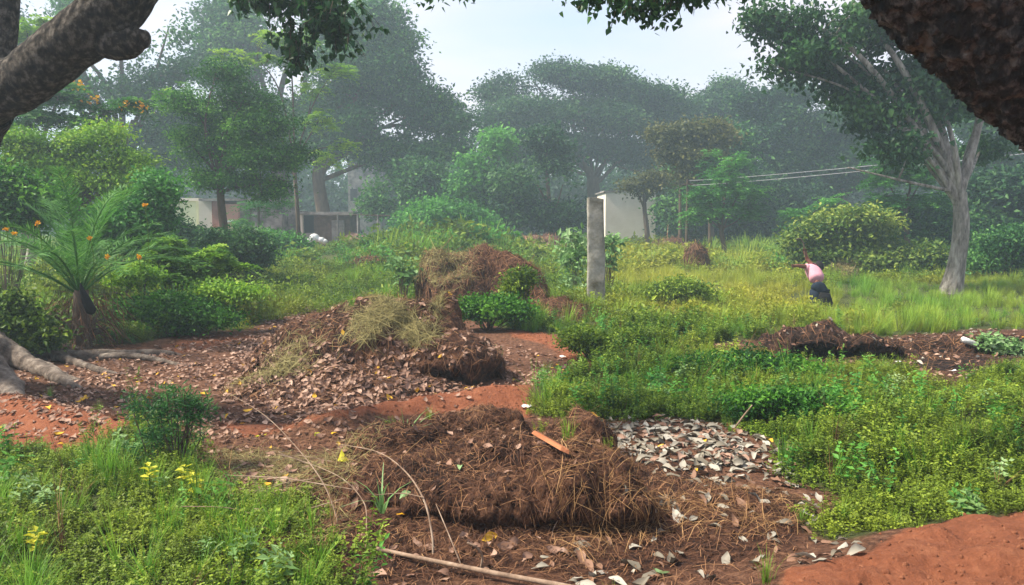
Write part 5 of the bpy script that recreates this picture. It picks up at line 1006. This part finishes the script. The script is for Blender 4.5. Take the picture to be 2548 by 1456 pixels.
kl = Vector((hp.x - .07, -.06, .36)); kr = Vector((hp.x + .08, .02, .36)); B0 = Vector((0, .05, 0)); fl_ = Vector((hp.x - .08, .05, .05)); fr2 = Vector((hp.x + .07, .10, .05)); tl = fl_ + Vector((-.03, .14, -.01)); tr_ = fr2 + Vector((.02, .14, -.01))
hl = hp + Vector((-.075, 0, -.03)); hr = hp + Vector((.075, 0, -.03))
pts = [hp, mid, chs, nk, hd, shl, ell, hal, shr, elr, har, hl + B0, kl + B0, fl_, tl, hr + B0, kr + B0, fr2, tr_]; ed = [(0, 1), (1, 2), (2, 3), (3, 4), (2, 5), (5, 6), (6, 7), (2, 8), (8, 9), (9, 10), (0, 11), (11, 12), (12, 13), (13, 14), (0, 15), (15, 16), (16, 17), (17, 18)]
rad = [.045, .05, .08, .05, .085, .055, .045, .034, .055, .045, .034, .03, .028, .034, .03, .03, .028, .034, .03]
nh = len(pts)
for (hb, el_, s_) in ((7, ell - hal, 1), (10, elr - har, -1)):
    d_ = (pts[hb] - pts[hb - 1]).normalized(); sd_ = d_.cross(Vector((0, 1, 0))).normalized()
    for q in range(4):
        b_ = pts[hb] + sd_ * (q - 1.5) * .017; i0 = len(pts); pts += [b_ + d_ * .045, b_ + d_ * .075 + Vector((0, -.02, 0)), b_ + d_ * .085 + Vector((0, -.045, 0))]; rad += [.0095, .0085, .007]; ed += [(hb, i0), (i0, i0 + 1), (i0 + 1, i0 + 2)]
    i0 = len(pts); pts += [pts[hb] + sd_ * .035 * s_ + d_ * .02, pts[hb] + sd_ * .045 * s_ + d_ * .045 + Vector((0, -.03, 0))]; rad += [.011, .009]; ed += [(hb, i0), (i0, i0 + 1)]
skin('body', pts, ed, rad, 'skin', per)
skin('shirt', [hp + Vector((0, .03, .06)), mid, chs, shl, (shl + ell) / 2, shr, (shr + elr) / 2, nk * .6 + chs * .4], [(0, 1), (1, 2), (2, 3), (3, 4), (2, 5), (5, 6), (2, 7)], [(.18, .16), (.175, .16), (.19, .15), .095, .07, .095, .07, .08], 'shirt', per)
skin('trousers', [hp + Vector((-.005, .03, .06)), hp + Vector((0, -.03, -.05)), hl + Vector((0, 0, -.12)), kl, fl_ + Vector((0, 0, .06)), hr + Vector((0, 0, -.12)), kr, fr2 + Vector((0, 0, .06))], [(0, 1), (1, 2), (2, 3), (3, 4), (1, 5), (5, 6), (6, 7)], [.145, .17, .13, .115, .085, .13, .115, .085], 'trousers', per)
q = MB(); th = np.linspace(.05, math.pi - .05, 12); q.tube([hd + Vector((0, -.01, -.02)) + Vector((0, -.2, .98)) * (-.125 * math.cos(a)) for a in th], [.105 * math.sin(a) for a in th], 16, amp=.12, fr=14); o_ = obj('hair', q.mesh('hair', M['hair'])); o_.parent = per
hc = R_(2003, 628, .42) + L0; q = MB(); q.tube([hc + Vector((.0, -.03, -.10)), hc + Vector((-.02, -.03, .06)), hc + Vector((-.05, -.02, .20))], .013, 6); q.tube(curve([hc + Vector((-.05, -.02, .20)), hc + Vector((-.12, -.02, .30)), hc + Vector((-.22, -.02, .28))], 5), [.014] * 6 + [.010] * 4 + [.004], 5)
tl_ = thing('hand_tool', 'short curved brown hand tool raised by the person in pink', 'tool', tuple(hc)); obj('handle', q.mesh('handle', M['wood']), tl_)
bc = at(2052, 757, 15.6); bz_ = float(ground_z(bc.x, 15.6)); bg_ = thing('black_bag', 'black lumpy bag in the grass at the feet of the bending person', 'bag', (bc.x, 15.6, bz_)); q = MB(); q.tube([(bc.x - .13, 15.6, bz_ + .1+.30), (bc.x - .06, 15.6, bz_ + .1+.33), (bc.x, 15.6, bz_ + .1+.32), (bc.x + .08, 15.6, bz_ + .26), (bc.x + .12, 15.6, bz_ + .2)], [.02, .10, .12, .10, .03], 14, amp=.35, fr=9)
q.tube([(bc.x, 15.6, bz_), (bc.x, 15.6, bz_ + .18), (bc.x, 15.6, bz_ + .1+.3)], [.13, .14, .10], 12, amp=.3, fr=8); obj('bag', q.mesh('bag', M['black']), bg_)
rg = at(214, 750, 10.0); q = MB(); q.tube([at(200, 705, 10.0), at(205, 725, 9.98), at(214, 750, 9.95), at(228, 775, 9.95), at(232, 782, 9.95)], [.012, .03, .055, .07, .02], 14, amp=.8, fr=13); rgt = thing('black_rag', 'torn black rag caught low in the palm', 'rag', tuple(rg)); obj('cloth', q.mesh('cloth', M['black']), rgt)

# ------------------------------------------------------------------ haze
hm, t, n, l = newmat('haze'); o_ = n('ShaderNodeOutputMaterial'); pv = n('ShaderNodeVolumePrincipled'); pv.inputs['Color'].default_value = (0.68, 0.87, 1.0, 1); pv.inputs['Density'].default_value = 0.0031; pv.inputs['Anisotropy'].default_value = 0.3
l(pv.outputs[0], o_.inputs['Volume'])
hb = MB(); hb.box(0, 100, -2.5, 640, 340, 30); hz = obj('haze', hb.mesh('haze', hm, False), kind='stuff', label='thin pale haze in the air', category='haze')
